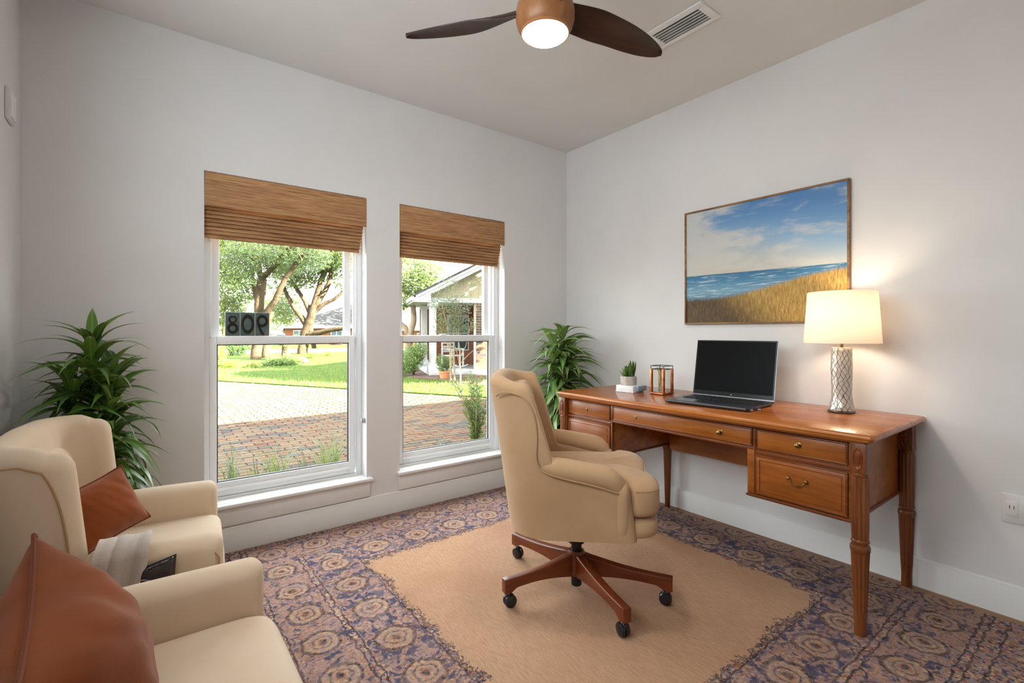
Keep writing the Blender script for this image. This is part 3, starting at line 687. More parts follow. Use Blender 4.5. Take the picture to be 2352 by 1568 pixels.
for o_ in [o for o in list(COL.objects) if o.name.startswith('leaf')]: bpy.data.objects.remove(o_)
for k in range(16): scatter_leaf(_tmp[0], sc, (.006 * math.cos(k), .012 + .006 * math.sin(k), .046), k * 2.4, R(30 + 3.2 * k), .8 + .012 * k)
for k in range(14):
    y = rs.uniform(-.030, -.004); scatter_leaf(_tmp[1], sc, (rs.uniform(-.015, .015), y, .046), rs.uniform(0, 6.28), R(rs.uniform(72, 88)), rs.uniform(.75, 1.1))
for k in range(8): scatter_leaf(_tmp[1], sc, (rs.uniform(-.01, .012), -.02, .075), R(-90) + rs.uniform(-.5, .5), R(rs.uniform(45, 75)), rs.uniform(.55, .75))
pc = thing('pen_cup', 'copper edged glass pen cup with wire rim beside the laptop', 'pen cup', (2.46, 1.745, ZD))
sq = lambda h: [(-h, -h), (h, -h), (h, h), (-h, h)]
hw = .042
for (sx, sy) in sq(hw): box('corner_post', m_copper, pc, (sx - .007, sx + .007, sy - .007, sy + .007, .012, .150), .002)
obj('tray', ringslab(NB(), -.056, .056, -.054, .054, [(.006, 0), (0, .004), (0, .010), (.004, .013)], .008), m_copper, pc)
b = NB(); rect = [(-hw, -hw), (hw, -hw), (hw, hw), (-hw, hw)]
for k in range(4):
    (ax, ay), (cx_, cy_) = rect[k], rect[(k + 1) % 4]; nx, ny = (cy_ - ay), -(cx_ - ax); l = math.hypot(nx, ny); nx, ny = nx / l * .001, ny / l * .001
    prism(b, [(ax - nx, ay - ny), (cx_ - nx, cy_ - ny), (cx_ + nx, cy_ + ny), (ax + nx, ay + ny)], .013, .146)
obj('glass', b, m_cupglass, pc)
b = NB()
for z in (.148, .168): tube(b, [(x_ * 1.06, y_ * 1.06, z) for x_, y_ in rect], .0024, 6, True)
for x_, y_ in rect: tube(b, [(x_ * 1.06, y_ * 1.06, .146), (x_ * 1.06, y_ * 1.06, .17)], .0024, 6)
obj('wire_rim', b, m_black, pc)
for k in range(9):
    b = NB(); a, c_ = rs.uniform(-.02, .02), rs.uniform(-.02, .02); e, f_ = rs.uniform(-.034, .034), rs.uniform(-.034, .034)
    tube(b, [(a, c_, .016), ((a + e) / 2 + .004, (c_ + f_) / 2, .085), (e, f_, .150 + rs.uniform(-.02, .012))], rs.choice((.0012, .0018, .0026)), 6); obj('wire_stem', b, rs.choice((m_black, m_blackmetal, m_brass)), pc)

# ---------------------------------------------------------------- swivel desk chair
ch = thing('swivel_chair', 'tan upholstered swivel desk chair with wooden star base on castors', 'chair', (1.50, 1.50, 0), R(-43))
wv = R(-43)
def sstep(a, b_, x): x = max(0, min(1, (x - a) / (b_ - a))); return x * x * (3 - 2 * x)
def shelltop(u, p):
    x = p.x; arm = .562 + .05 * sstep(.14, -.12, x)
    return arm + (.935 - arm) * sstep(-.075, -.14, x) + .03 * sstep(-.18, -.24, x) * (1 - min(1, abs(p.y) / .3) ** 2)
SH = lambda z: (-.14 * (z - .55) - .03 * max(0, z - .75), 0)
def shw(u, z): return 1
P0 = upath(.265, -.265, .155, .13, 10)
# denser straight runs so the sloping top edge of the wings is smooth
def densify(P, step):
    out = []
    for (a, b_) in zip(P[:-1], P[1:]):
        d = math.hypot(b_[0] - a[0], b_[1] - a[1]); n = max(1, int(d / step))
        for k in range(n): out.append((a[0] + (b_[0] - a[0]) * k / n, a[1] + (b_[1] - a[1]) * k / n))
    out.append(P[-1]); return out
P0 = densify(P0, .014)
def uwall2(bm, path, thick, z0, top, shear, rnd, bulge=None):
    Pv = [Vector((p[0], p[1], 0)) for p in path]; n = len(Pv); cols = []
    T = [(Pv[min(n - 1, i + 1)] - Pv[max(0, i - 1)]).normalized() for i in range(n)]
    endr = 5
    for k in range(endr, 0, -1): u = k / endr; cols.append((Pv[0] - T[0] * rnd * math.sin(u * PI / 2), T[0], max(.03, math.cos(u * PI / 2)), 0, Pv[0]))
    for i in range(n): cols.append((Pv[i], T[i], 1, i / (n - 1), Pv[i]))
    for k in range(1, endr + 1): u = k / endr; cols.append((Pv[-1] + T[-1] * rnd * math.sin(u * PI / 2), T[-1], max(.03, math.cos(u * PI / 2)), 1, Pv[-1]))
    rings = []; nz = 14; nr = 8
    for p, t_, f, u, q0 in cols:
        nrm = Vector((-t_.y, t_.x, 0)); zt = top(u, q0) - rnd * (1 - f); h = thick / 2; r = []
        for k in range(nz): r.append((-h * f, z0 + (zt - rnd - z0) * k / nz))
        for k in range(nr + 1): a = PI * k / nr; r.append((-h * f * math.cos(a), zt - rnd + rnd * math.sin(a)))
        for k in range(nz - 1, -1, -1): r.append((h * f, z0 + (zt - rnd - z0) * k / nz))
        ring = []
        for o_, z in r:
            k_ = bulge(q0, z, o_) if bulge else 0
            q = p + nrm * (o_ + k_); sx, sy = shear(z); ring.append((q.x + sx, q.y + sy, z))
        rings.append(ring)
    return loft(bm, rings)
shell = NB()
# path normal points outward on this winding? keep the outer face flared below and pinched at the waist
uwall2(shell, P0, .075, .345, shelltop, SH, .034)
obj('shell', shell, F_TAN, ch, sharp=60)
# padded inner back with a central channel, wings following the shell
def backpad(p):
    z = p.z; return (p.x * (1 + .0), p.y, z)
b = NB(); superell(b, (0, 0, 0), (.055, .205, .20), .5, .55, 40, 18, lambda p: (p.x + .35 * (abs(p.y) ** 2.2), p.y, p.z))
bp = obj('back_pad', b, F_TAN, ch, sharp=60); bp.location = (-.238, 0, .712); bp.rotation_euler = (0, R(-6), 0)
# rolled arm tops and their front faces
for s in (-1, 1):
    pts = []; rr = []
    for k in range(15):
        u = k / 14; x = -.175 + .335 * u; z = .622 - .052 * u - (.0 if u < .8 else .05 * ((u - .8) / .2) ** 2)
        pts.append((x, s * (.268 + .004 * math.sin(PI * u)), z)); rr.append(.030 + .014 * sstep(0, .35, u) - (.0 if u < .9 else .018 * (u - .9) / .1))
    b = NB(); tube(b, pts, rr, 18); a_ = obj('arm_roll', b, F_TAN, ch, sharp=60)
    b = NB(); superell(b, (.160, s * .262, .455), (.030, .046, .105), .5, .7, 24, 12); obj('arm_front', b, F_TAN, ch, sharp=60)
    b = NB(); key = [(-.318, .882, .262), (-.292, .898, .292), (-.245, .896, .3035), (-.200, .872, .3045), (-.168, .81, .3045), (-.158, .73, .3045), (-.160, .65, .306), (-.135, .606, .312), (-.06, .583, .316), (.06, .558, .316), (.150, .530, .309)]
    pp = []
    for k in range(len(key) - 1):
        k0, k1, k2, k3 = (Vector(key[max(0, min(len(key) - 1, k + q))]) for q in (-1, 0, 1, 2))
        for q in range(5):
            t_ = q / 5; v_ = .5 * ((2 * k1) + (k2 - k0) * t_ + (2 * k0 - 5 * k1 + 4 * k2 - k3) * t_ ** 2 + (3 * k1 - k0 - 3 * k2 + k3) * t_ ** 3); pp.append((v_.x, s * v_.z, v_.y))
    tube(b, pp, .0035, 6); obj('piping', b, F_PIPE, ch)
# seat: two-crowned T cushion over an upholstered front rail
def flare(x): return 1 + .30 * sstep(.42, .62, x)
def cushf(p):
    g = math.exp(-(p.y / .10) ** 2); fr = max(0, p.x)
    return (p.x - .05 * fr * p.y * p.y - .09 * g * fr, p.y * flare(p.x), p.z * (1 - .42 * g * (p.z > 0)) + (.10 * (1 - p.x * p.x) if p.z > 0 else 0))
b = NB(); superell(b, (.060, 0, .490), (.262, .222, .076), .42, .26, 96, 22, cushf); seat = obj('seat_cushion', b, F_TAN, ch, sharp=60)
pts = []
for k in range(41):
    a = -PI / 2 + PI * k / 40; q = cushf(Vector((sp(math.cos(a), .26), sp(math.sin(a), .26), .55)))
    if q[0] > .55: pts.append((.060 + q[0] * .262 * .985, q[1] * .222 * .985, .532))
b = NB(); tube(b, pts, .0035, 6); obj('piping', b, F_PIPE, seat)
b = NB(); superell(b, (.06, 0, .384), (.256, .218, .046), .45, .26, 72, 14, lambda p: (p.x - .05 * max(0, p.x) * p.y * p.y, p.y * flare(p.x), p.z)); obj('seat_rail', b, F_TAN, ch, sharp=60)
b = NB(); superell(b, (-.02, 0, .375), (.26, .262, .030), .3, .5, 40, 8); obj('seat_underside', b, F_TAN, ch, sharp=60)
b = NB(); bx(b, -.09, .12, -.08, .08, .315, .348); bx(b, .02, .05, -.17, -.08, .322, .330); obj('tilt_mechanism', b, m_blackmetal, ch, .006)
b = NB(); tube(b, [(.035, -.17, .326), (.04, -.215, .32)], .008, 8); obj('lever', b, m_black, ch)
b = NB(); lathe(b, [(.034, .215), (.034, .30), (.030, .318)], 28); lathe(b, [(.021, .03), (.023, .034), (.023, .22)], 24); obj('gas_column', b, m_blackmetal, ch)
b = NB(); lathe(b, [(.034, .078), (.038, .085), (.038, .172), (.033, .182)], 28); obj('hub', b, CHW, ch)
inv = Matrix.Rotation(-wv, 2)
for (wx, wy) in ((1.179, 1.566), (1.399, 1.155), (1.705, 1.184), (1.473, 1.885)):
    lx, ly = inv @ Vector((wx - 1.5, wy - 1.5)); L = math.hypot(lx, ly); az = math.atan2(ly, lx)
    b = NB(); rings = []
    for k in range(13):
        u = k / 12; r = .03 + (L - .03 + .022) * u
        zt = .172 - .042 * u - .010 * math.sin(PI * u); zb = .088 - .010 * (1 - u) + .014 * math.sin(PI * min(1, u * 1.05))
        w = .020 - .003 * u
        if u > .9: zb = .074
        rings.append([(r, -w, zb), (r, w, zb), (r, w, zt - .004), (r, w - .004, zt), (r, -w + .004, zt), (r, -w, zt - .004)])
    loft(b, rings); lg = obj('leg', b, CHW, ch, .0015, sharp=30); lg.rotation_euler = (0, 0, az)
    b = NB(); lathe(b, [(.0075, .050), (.0075, .074), (.012, .0745), (.012, .078)], 16, (L, 0)); st = obj('castor_stem', b, m_chrome, lg)
    b = NB()
    for s in (-1, 1):
        rr = [(.004, 0), (.021, .0), (.0255, .004), (.026, .009), (.0235, .0145), (.012, .018), (.002, .0185)]; n = 24
        loft(b, [[(L - .006 + q * math.cos(2 * PI * i / n), s * (.002 + h), .0265 + .012 + q * math.sin(2 * PI * i / n)) for i in range(n)] for q, h in rr])
    obj('castor', b, m_black, lg)
    b = NB(); superell(b, (L - .003, 0, .052), (.018, .012, .016), .7, .7, 14, 8); obj('castor_hood', b, m_black, lg)
ch_z = .012
ch.location.z = .0

# ---------------------------------------------------------------- armchairs
def armchair(label, loc, w, xb, xt, xf, recl, zt, za=.53, zs=.41, rz=0):
    a = thing('wingback_armchair', label, 'armchair', loc, rz, 'cream wingback armchairs')
    T = .09
    path = densify(upath(w / 2 - T / 2, xb + T / 2, xt, min(.11, max(.015, xt - xb - T / 2 - .01)), 10), .02)
    topf = lambda u, p: zt - .012 * abs(p.y) / (w / 2) - .02 * sstep(xt - .06, xt + .0, p.x) ** 2
    sh = lambda z: (-recl * max(0, z - zs) - .0, 0)
    b = NB(); uwall2(b, path, T, .14, topf, sh, .040); obj('back_shell', b, F_CREAM, a, sharp=60)
    b = NB(); superell(b, (0, 0, 0), (.045, w / 2 - T + .012, (zt - zs) / 2 - .045), .6, .35, 40, 16); o = obj('back_pad', b, F_CREAM, a, sharp=60)
    o.location = (xb + T - .012 - recl * (zt - zs) / 2, 0, (zt + zs) / 2 - .045); o.rotation_euler = (0, -math.atan(recl), 0)
    for s in (-1, 1):
        pth = [(xt - .03 + (xf - .03 - xt + .03) * k / 12, s * (w / 2 - T / 2 + .002)) for k in range(13)]
        b = NB(); uwall2(b, pth, T + .012, .13, lambda u, p: za - .010 + .004 * math.sin(PI * u), lambda z: (0, 0), .034); ar = obj('arm', b, F_CREAM, a, sharp=60)
        b = NB(); q = s * (w / 2 + .0075)
        pp = [(xf - .012, q - s * .004, .15), (xf - .008, q - s * .003, za - .07), (xf - .030, q - s * .006, za - .036)] + [(xt + (xf - .04 - xt) * (1 - k / 8), q - s * .004, za - .040) for k in range(9)]
        tube(b, pp, .0028, 6); obj('piping', b, F_PIPE, ar)
        b = NB(); pp = []
        for k in range(14):
            u = k / 13; z = .5 + (zt - .07 - .5) * u; pp.append((xt + .012 - recl * max(0, z - zs) - .02 * u ** 4 * 1.5, s * (w / 2 + .001), z))
        for k in range(1, 7): pp.append((pp[13][0] - .02 - (pp[13][0] - xb + recl * (zt - zs)) * k / 7 , s * (w / 2 + .001), zt - .05))
        tube(b, pp, .0028, 6); obj('piping', b, F_PIPE, a)
    iw = w / 2 - T - .004
    b = NB(); superell(b, ((xf + xb + T) / 2 + .012, 0, zs - .06), ((xf - xb - T) / 2 + .002, iw, .062), .28, .22, 56, 16); obj('seat_cushion', b, F_CREAM, a, sharp=60)
    box('base_rail', F_CREAM, a, (xb + .03, xf - .012, -w / 2 + .02, w / 2 - .02, .13, zs - .115), .015, 3)
    for x, y in ((xb + .06, -1), (xb + .06, 1), (xf - .06, -1), (xf - .06, 1)):
        b = NB(); lathe(b, [(.013, .002), (.014, .01), (.022, .132)], 16, (x, y * (w / 2 - .06))); obj('leg', b, CHW, a)
    return a
ZR = 0
armchair('cream wingback armchair beside the window with draped throw', (0, 2.035, ZR), .70, -.30, -.125, .215, .10, .84, rz=R(-4.5))
armchair('cream armchair closest to the viewpoint holding the large rust cushion', (0, 1.13, ZR), .74, -.40, -.34, .255, .0, .78)

def pillow(label, loc, rot, w, h, t_, seed, wr=.010):
    p = thing('scatter_cushion', label, 'cushion', loc, 0, 'rust scatter cushions'); p.rotation_euler = rot
    n = 44
    def edge(u, v): return (w / 2 * u * (1 - .09 * (1 - v * v) * u * u), h / 2 * v * (1 - .09 * (1 - u * u) * v * v))
    def f(sd):
        def g(u, v):
            u, v = u * 2 - 1, v * 2 - 1; y, z = edge(u, v)
            th = t_ / 2 * (max(0, (1 - abs(u) ** 2.6) * (1 - abs(v) ** 2.6))) ** .62
            q = noise.noise((u * 2.2 + seed, v * 2.2, sd)) * .6 + noise.noise((u * 5 + v * 3 + seed, v * 1.2 - u, sd + 3)) * .5
            rim = (1 - abs(u) ** 6) * (1 - abs(v) ** 6)
            cr = wr * q * rim + wr * .8 * rim * math.sin(9 * math.atan2(v, u) + seed) * max(0, max(abs(u), abs(v)) - .45)
            return (sd * (th + cr), y, z)
        return g
    b = NB(); grid(b, f(1), n, n); grid(b, f(-1), n, n); bmesh.ops.remove_doubles(b, verts=b.verts, dist=1e-5); obj('cover', b, F_RUST, p, sharp=0)
    pts = [edge(-1 + 2 * k / 24, -1) for k in range(24)] + [edge(1, -1 + 2 * k / 24) for k in range(24)] + [edge(1 - 2 * k / 24, 1) for k in range(24)] + [edge(-1, 1 - 2 * k / 24) for k in range(24)]
    b = NB(); tube(b, [(0, y, z) for y, z in pts], .0042, 6, True); obj('piping', b, F_RUSTP, p); return p
pillow('small rust velvet cushion leaning in the armchair beside the window', (-.115, 2.065, .545), (R(13), R(-22), R(-54)), .25, .205, .12, 1.3, .005)
pillow('large rust velvet cushion on the closest armchair', (-.095, 1.10, .545), (R(10), R(-18), R(2)), .43, .35, .21, 4.1, .014)

# throw over the near arm, dark pouch tucked beside it
th_ = thing('throw_blanket', 'pale fleece throw draped over the armchair arm', 'blanket', (-.052, 1.733, .53), R(-4.5))
def thf(u, v):
    # v along the drape: inside drop -> over the arm -> outside drop; u across
    L = v * .36; x = (u - .5) * .118 * (1 + .22 * max(0, v - .4)) + .012 * math.sin(v * 5)
    yi, yo = .056, -.058
    if L < .05: y, z = yi, -.05 + L
    elif L < .17:
        a = (L - .05) / .12; y = yi + (yo - yi) * a; z = .004 + .012 * math.sin(PI * a)
    else: y, z = yo - .004 - .012 * (L - .17), -.003 - (L - .17)
    fold = .009 * math.sin(u * 8 + .6) * min(1, .25 + v) + .002 * math.sin(u * 19 + 2 + 2 * v)
    if L < .05: y += fold * .4
    elif L < .17: z += abs(fold) * .8
    else: y -= abs(fold) * 1.2
    return (x, y, z + .004)
b = NB(); grid(b, thf, 48, 40); o = obj('cloth', b, F_THROW, th_, sharp=0); m = o.modifiers.new('thick', 'SOLIDIFY'); m.thickness = .004; m.offset = 0
m_pouch = pm('dark_glossy_pouch', srgb(44, 36, 42), srgb(26, 24, 34), 30, rough=.12, spec=.7, bump=.4, bscale=24, bdist=.01)
pu = thing('document_pouch', 'dark glossy plastic pouch hanging beside the throw on the armchair arm', 'pouch', (.030, 1.668, .422), R(-4.5))
b = NB()
def puf(sd):
    def g(u, v):
        u, v = u * 2 - 1, v * 2 - 1
        return (.040 * u * (1 + .12 * v), sd * .010 * (max(0, (1 - u ** 4) * (1 - v ** 4))) ** .6 - .012, .072 * v + .012 * u)
    return g
grid(b, puf(1), 16, 16); grid(b, puf(-1), 16, 16); bmesh.ops.remove_doubles(b, verts=b.verts, dist=1e-5); obj('pouch_body', b, m_pouch, pu, sharp=0)
b = NB(); tube(b, [(-.036 + .06 * k / 10, -.023, -.02 + .055 * math.cos(k / 10 * 1.5)) for k in range(11)], .0022, 6); obj('seam', b, pm('pouch_seam', srgb(130, 122, 126), rough=.3), pu)

# ---------------------------------------------------------------- ceiling fan
fn = thing('ceiling_fan', 'walnut ceiling fan with curved blades and a lit round lamp', 'ceiling fan', (1.20, 1.365, ZC))
b = NB(); lathe(b, [(.064, 0), (.064, -.012), (.050, -.035), (.014, -.05)][::-1], 32); obj('canopy', b, FANH, fn)
b = NB(); lathe(b, [(.012, -.05), (.012, -.19)], 16); obj('downrod', b, FANW, fn)
b = NB(); lathe(b, [(.088, -.336), (.093, -.332), (.103, -.315), (.110, -.290), (.111, -.265), (.106, -.238), (.090, -.210), (.062, -.190), (.030, -.180)], 48); obj('hub', b, FANH, fn)
b = NB(); lathe(b, [(.083, -.338), (.087, -.341), (.092, -.338), (.092, -.332)], 48, cap=False); obj('lamp_ring', b, pm('lamp_ring_wood', srgb(176, 120, 76), rough=.35), fn)
t = NT('fan_lamp_lens'); em = t.n('ShaderNodeEmission'); em.inputs[0].default_value = (1, .93, .82, 1); em.inputs[1].default_value = FAN_POWER * 6; t.link(em.outputs[0], t.out.inputs[0])
b = NB(); lathe(b, [(.0845, -.335), (.0835, -.342), (.076, -.349), (.055, -.355), (.028, -.358), (.002, -.359)], 40); obj('lamp_lens', b, t.m, fn)
def blade():
    b = NB(); rings = []; N = 26
    ch_ = lambda s: .5 * (.098 + .03 * sstep(0, .35, s)) * (max(0, 1 - max(0, (s - .35) / .65) ** 2.2) ** .62 if s < 1 else 0) + .003
    for k in range(N + 1):
        s = k / N; r = .085 + .47 * s; c = ch_(s); cy = .022 * math.sin(PI * .5 * s) ** 2 - .014 * math.sin(PI * s)
        pit = R(32 - 18 * sstep(0, .5, s)); z = .018 * (1 - s) - .018 * s; th = .006 + .006 * (1 - s)
        ring = []
        m = 10
        for i in range(m): 
            q = -1 + 2 * i / (m - 1); e = th * (1 - q * q) ** .5 * .5 + .0012; ring.append((q, e))
        ring += [(q, -e) for q, e in ring[::-1]]
        out = []
        for q, e in ring:
            yy = q * c; camb = -.012 * (1 - q * q) * -1
            y2 = yy * math.cos(pit) + (e + camb) * math.sin(pit); z2 = -yy * math.sin(pit) + (e + camb) * math.cos(pit)
            out.append((r, cy + y2, z + z2))
        rings.append(out)
    return loft(b, rings)
for az in (129.5, -16, -123):
    o = obj('blade', blade(), FANW, fn, sharp=60); o.location = (0, 0, -.272); o.rotation_euler = (0, 0, R(az))

# ---------------------------------------------------------------- potted indoor plants
def strapleaf(L, w, lift, droop, mat, k):
    b = NB(); n = 10
    def f(u, v):
        s = u; ww = w * (math.sin(PI * min(1, (.10 + .90 * s)) ** .8)) * (1 - s ** 6 * .9) + .0006; q = v * 2 - 1
        x = L * s * (1 - .25 * droop * s * s); z = L * (lift * s - droop * s * s) + abs(q) * ww * .35
        return (x, q * ww, z)
    grid(b, f, n, 3); o = obj('leafproto', b, mat, None, sharp=0); me = o.data; bpy.data.objects.remove(o); return me
def plant(label, loc, mat, canes, bounds, pot_r, pot_h, seed, big, lift=88, lng=1.0):
    p = thing('potted_dracaena', label, 'plant', loc, 0, 'leafy floor plants'); rs = random.Random(seed)
    b = NB(); lathe(b, [(pot_r * .78, .0), (pot_r * .82, .006), (pot_r, pot_h - .02), (pot_r, pot_h), (pot_r - .014, pot_h), (pot_r - .018, pot_h - .03)], 40); obj('pot', b, m_pot, p)
    b = NB(); lathe(b, [(pot_r - .018, pot_h - .04), (pot_r - .018, pot_h - .03), (.002, pot_h - .026)], 24); obj('soil', b, m_soil, p)
    bark = pm('cane_bark', srgb(96, 80, 56), srgb(70, 58, 40), 40, rough=.9)
    M = [strapleaf(L * lng, w * big, li, dr, mat, k) for k, (L, w, li, dr) in enumerate(((.25, .019, .35, .75), (.22, .021, .30, .85), (.28, .018, .40, .95), (.18, .019, .12, .30), (.24, .019, .2, .7)))]
    for (cx, cy, h, n, z0) in canes:
        b = NB(); tube(b, [(cx * .3, cy * .3, pot_h - .03), (cx * .7, cy * .7, h * .5), (cx, cy, h - .04)], [.011, .009, .007], 8); obj('cane', b, bark, p)
        for k in range(n):
            u = k / (n - 1); z = z0 + (h - z0) * u; az = k * 2.39996 + rs.uniform(-.4, .4); el = R(-12 + lift * u ** 1.6 + rs.uniform(-16, 16))
            me = M[rs.choice((0, 1, 2, 4)) if u < .9 else rs.choice((0, 4) if lift > 80 else (0, 2, 4))]; sc_ = rs.uniform(.72, 1.08) * (1 - .08 * u ** 3)
            f = z / h; kx = cx * (.3 + .7 * f); ky = cy * (.3 + .7 * f)
            roll = rs.uniform(-.5, .5)
            for tr in range(16):                               # keep every leaf clear of the walls and the armchair
                mt = Matrix.Translation((loc[0] + kx, loc[1] + ky, z)) @ Matrix.Rotation(az, 4, 'Z') @ Matrix.Rotation(-el, 4, 'Y') @ Matrix.Rotation(roll, 4, 'X') @ Matrix.Scale(sc_, 4)
                q = [mt @ v.co for v in me.vertices]
                if all(bounds[0] < c_.x < bounds[1] and bounds[2] < c_.y < bounds[3] for c_ in q): break
                if tr < 4: az += 1.1
                else: sc_ *= .87
            scatter_leaf(me, p, (kx, ky, z), az, el, sc_, roll)
    return p
plant('tall dark green dracaena in the corner behind the armchair', (-.165, 2.615, 0), L_DK, ((0, 0, 1.06, 100, .46), (.06, .03, .94, 75, .40), (-.07, -.03, .90, 68, .42), (.05, -.06, .80, 55, .38)), (XL + .01, .10, 2.30, YB - .01), .12, .26, 5, 1.1, 84, 1.15)
plant('pale green arching dracaena in the corner behind the desk', (2.415, 2.545, .012), L_LT, ((0, 0, 1.09, 86, .44), (-.08, .02, 1.02, 74, .36), (.09, .03, 1.0, 70, .38), (-.04, -.05, .92, 66, .32)), (2.10, XR - .01, 2.30, YB - .01), .13, .24, 9, 1.3, 62, 1.2)

# ---------------------------------------------------------------- outdoors
G = -.2
_s, _c = math.sin(R(37.39)), math.cos(R(37.39))
def at(px, py, D):
    """world point seen at photo pixel (px, py) standing D metres ahead of the viewpoint"""
    r = (px - 1176) / 1107 * D; return Vector((_s * D + r * _c, _c * D - r * _s, 1.13 - (py - 762) / 1107 * D))
def gnd(px, D):
    p = at(px, 0, D); return Vector((p.x, p.y, G))
m_lawn = pm('lawn', srgb(44, 66, 18), srgb(62, 76, 28), 3, rough=1, bump=.5, bscale=40, bdist=.05, spec=.1)
m_base = pm('joint_sand', srgb(104, 94, 82), srgb(84, 76, 66), 20, rough=1)
m_street = pm('street_asphalt', srgb(150, 148, 144), srgb(134, 132, 128), 4, rough=.95)
m_mulch = pm('mulch', srgb(74, 48, 36), srgb(52, 34, 26), 30, rough=1, bump=.6, bscale=30, bdist=.03)
edge = lambda X: 15.3 - 1.825 * (X - 1.56)
b = NB(); prism(b, [(-40, 3.0), (-40, 17.7), (.25, 17.69), (1.56, 15.3), (7.0, edge(7.0)), (7.6, 3.0)], -.5, -.216); drv = struct('driveway', b, m_base, label='brick paved driveway outside the windows')
b = NB(); prism(b, [(-60, 17.72), (.26, 17.71), (1.58, 15.32), (7.02, edge(7.0) + .02), (7.64, 3.0), (60, 3.0), (60, 90), (-60, 90)], -.6, -.19); struct('lawn', b, m_lawn, label='sunlit lawn beyond the brick drive')
b = NB(); prism(b, [(-60, 33), (60, 33), (60, 39), (-60, 39)], -.3, -.18); struct('street', b, m_street, label='pale street beyond the lawn')
bp_, bq_ = gnd(925, 14.2), gnd(1120, 11.6)
b = NB(); prism(b, [(bp_.x, bp_.y), (gnd(1045, 12.6).x, gnd(1045, 12.6).y), (bq_.x, bq_.y), (bq_.x + 6, bq_.y), (bq_.x + 6, 16), (bp_.x, 16)], -.25, -.17); struct('planting_bed', b, m_mulch, label='brown mulch bed in front of the neighbouring porch')
def brickmat():
    t = NT('antique_brick'); v = t.coord(); oi = t.n('ShaderNodeObjectInfo'); ge = t.n('ShaderNodeNewGeometry')
    r = t.math('FRACT', t.math('ADD', t.math('MULTIPLY', oi.outputs['Random'], 7.13), ge.outputs['Random Per Island']))
    col = t.ramp(r, [(0, srgb(70, 44, 30)), (.25, srgb(82, 58, 40)), (.5, srgb(74, 60, 46)), (.72, srgb(86, 66, 46)), (.9, srgb(58, 52, 46)), (.97, srgb(40, 42, 44)), (1, srgb(40, 42, 44))])
    col = t.mix(t.math('MULTIPLY', t.noise(v, 30, 4), .45), col, srgb(62, 48, 36))
    t.set(col, .9, 0, .2); t.bump(t.noise(v, 60, 4), .5, .006); return t.m
m_brick = brickmat()
rs = random.Random(11); BW, BD, J = .215, .105, .011
allb = []; row = 0; y = 3.9
while y < 17.4:
    x = (-.3 if row % 2 else -.3 + (BW + J) / 2) + rs.uniform(-.01, .01)
    x -= math.floor(.32 * y / (BW + J)) * (BW + J)
    while x < .82 * y + .4:
        if y + BD < (edge(x + BW) if x + BW > .3 else 17.4): allb.append((x, y, rs.uniform(-.003, .003), rs.uniform(-.012, .012)))
        x += BW + J
    y += BD + J; row += 1
def seen(q):
    k = (q[0] + .1) / (q[1] + .05); return q[1] > 4.6 and (.095 < k < .34 or .435 < k < .67)
near = sorted([q for q in allb if seen(q)], key=lambda q: q[1])[:300]; ns = set(near); far = [q for q in allb if q not in ns]
bm0 = bx(NB(), 0, BW, 0, BD, -.03, .016); bmesh.ops.bevel(bm0, geom=[e for e in bm0.edges if all(v.co.z > 0 for v in e.verts)], offset=.006, segments=1, affect='EDGES')
meb = bpy.data.meshes.new('paving_brick'); bm0.to_mesh(meb); bm0.free(); meb.materials.append(m_brick)
for q in near:
    o = bpy.data.objects.new('paving_brick', meb); COL.objects.link(o); o.parent = drv; o.location = (q[0], q[1], G - .016 + q[2]); o.rotation_euler = (q[2] * 3, q[2] * 4, q[3])
V, F = [], []
for q in far:
    i = len(V); x0, y0, z = q[0], q[1], G + q[2]; e = .006
    V += [(x0, y0, z - .03), (x0 + BW, y0, z - .03), (x0 + BW, y0 + BD, z - .03), (x0, y0 + BD, z - .03), (x0 + e, y0 + e, z), (x0 + BW - e, y0 + e, z), (x0 + BW - e, y0 + BD - e, z), (x0 + e, y0 + BD - e, z)]
    F += [(i + 4, i + 5, i + 6, i + 7), (i, i + 1, i + 5, i + 4), (i + 1, i + 2, i + 6, i + 5), (i + 2, i + 3, i + 7, i + 6), (i + 3, i, i + 4, i + 7)]
stuff(pyd('far_paving_bricks', V, F, m_brick, drv))
# short grass blades standing on the lawn
L_GRASS = leafmat('grass_blade', srgb(36, 62, 14), srgb(78, 94, 32), None, .6, .3, 2)
V, F = [], []; rs = random.Random(2)
for k in range(26000):
    yy = rs.uniform(7.5, 24) if k % 3 else rs.uniform(7.5, 15); xx = rs.uniform(.06, .70) * yy
    if yy < edge(xx) + .02 or yy < 8: continue
    if xx > bp_.x and yy > 11.9: continue
    h, a = rs.uniform(.03, .075), rs.uniform(0, 6.28); dx, dy = .012 * math.cos(a), .012 * math.sin(a); i = len(V)
    V += [(xx - dx, yy - dy, -.192), (xx + dx, yy + dy, -.192), (xx + rs.uniform(-.03, .03), yy + rs.uniform(-.03, .03), -.19 + h)]; F.append((i, i + 1, i + 2))
o = stuff(pyd('lawn_grass', V, F, L_GRASS)); tag(o, 'short sunlit grass blades of the lawn', 'grass')

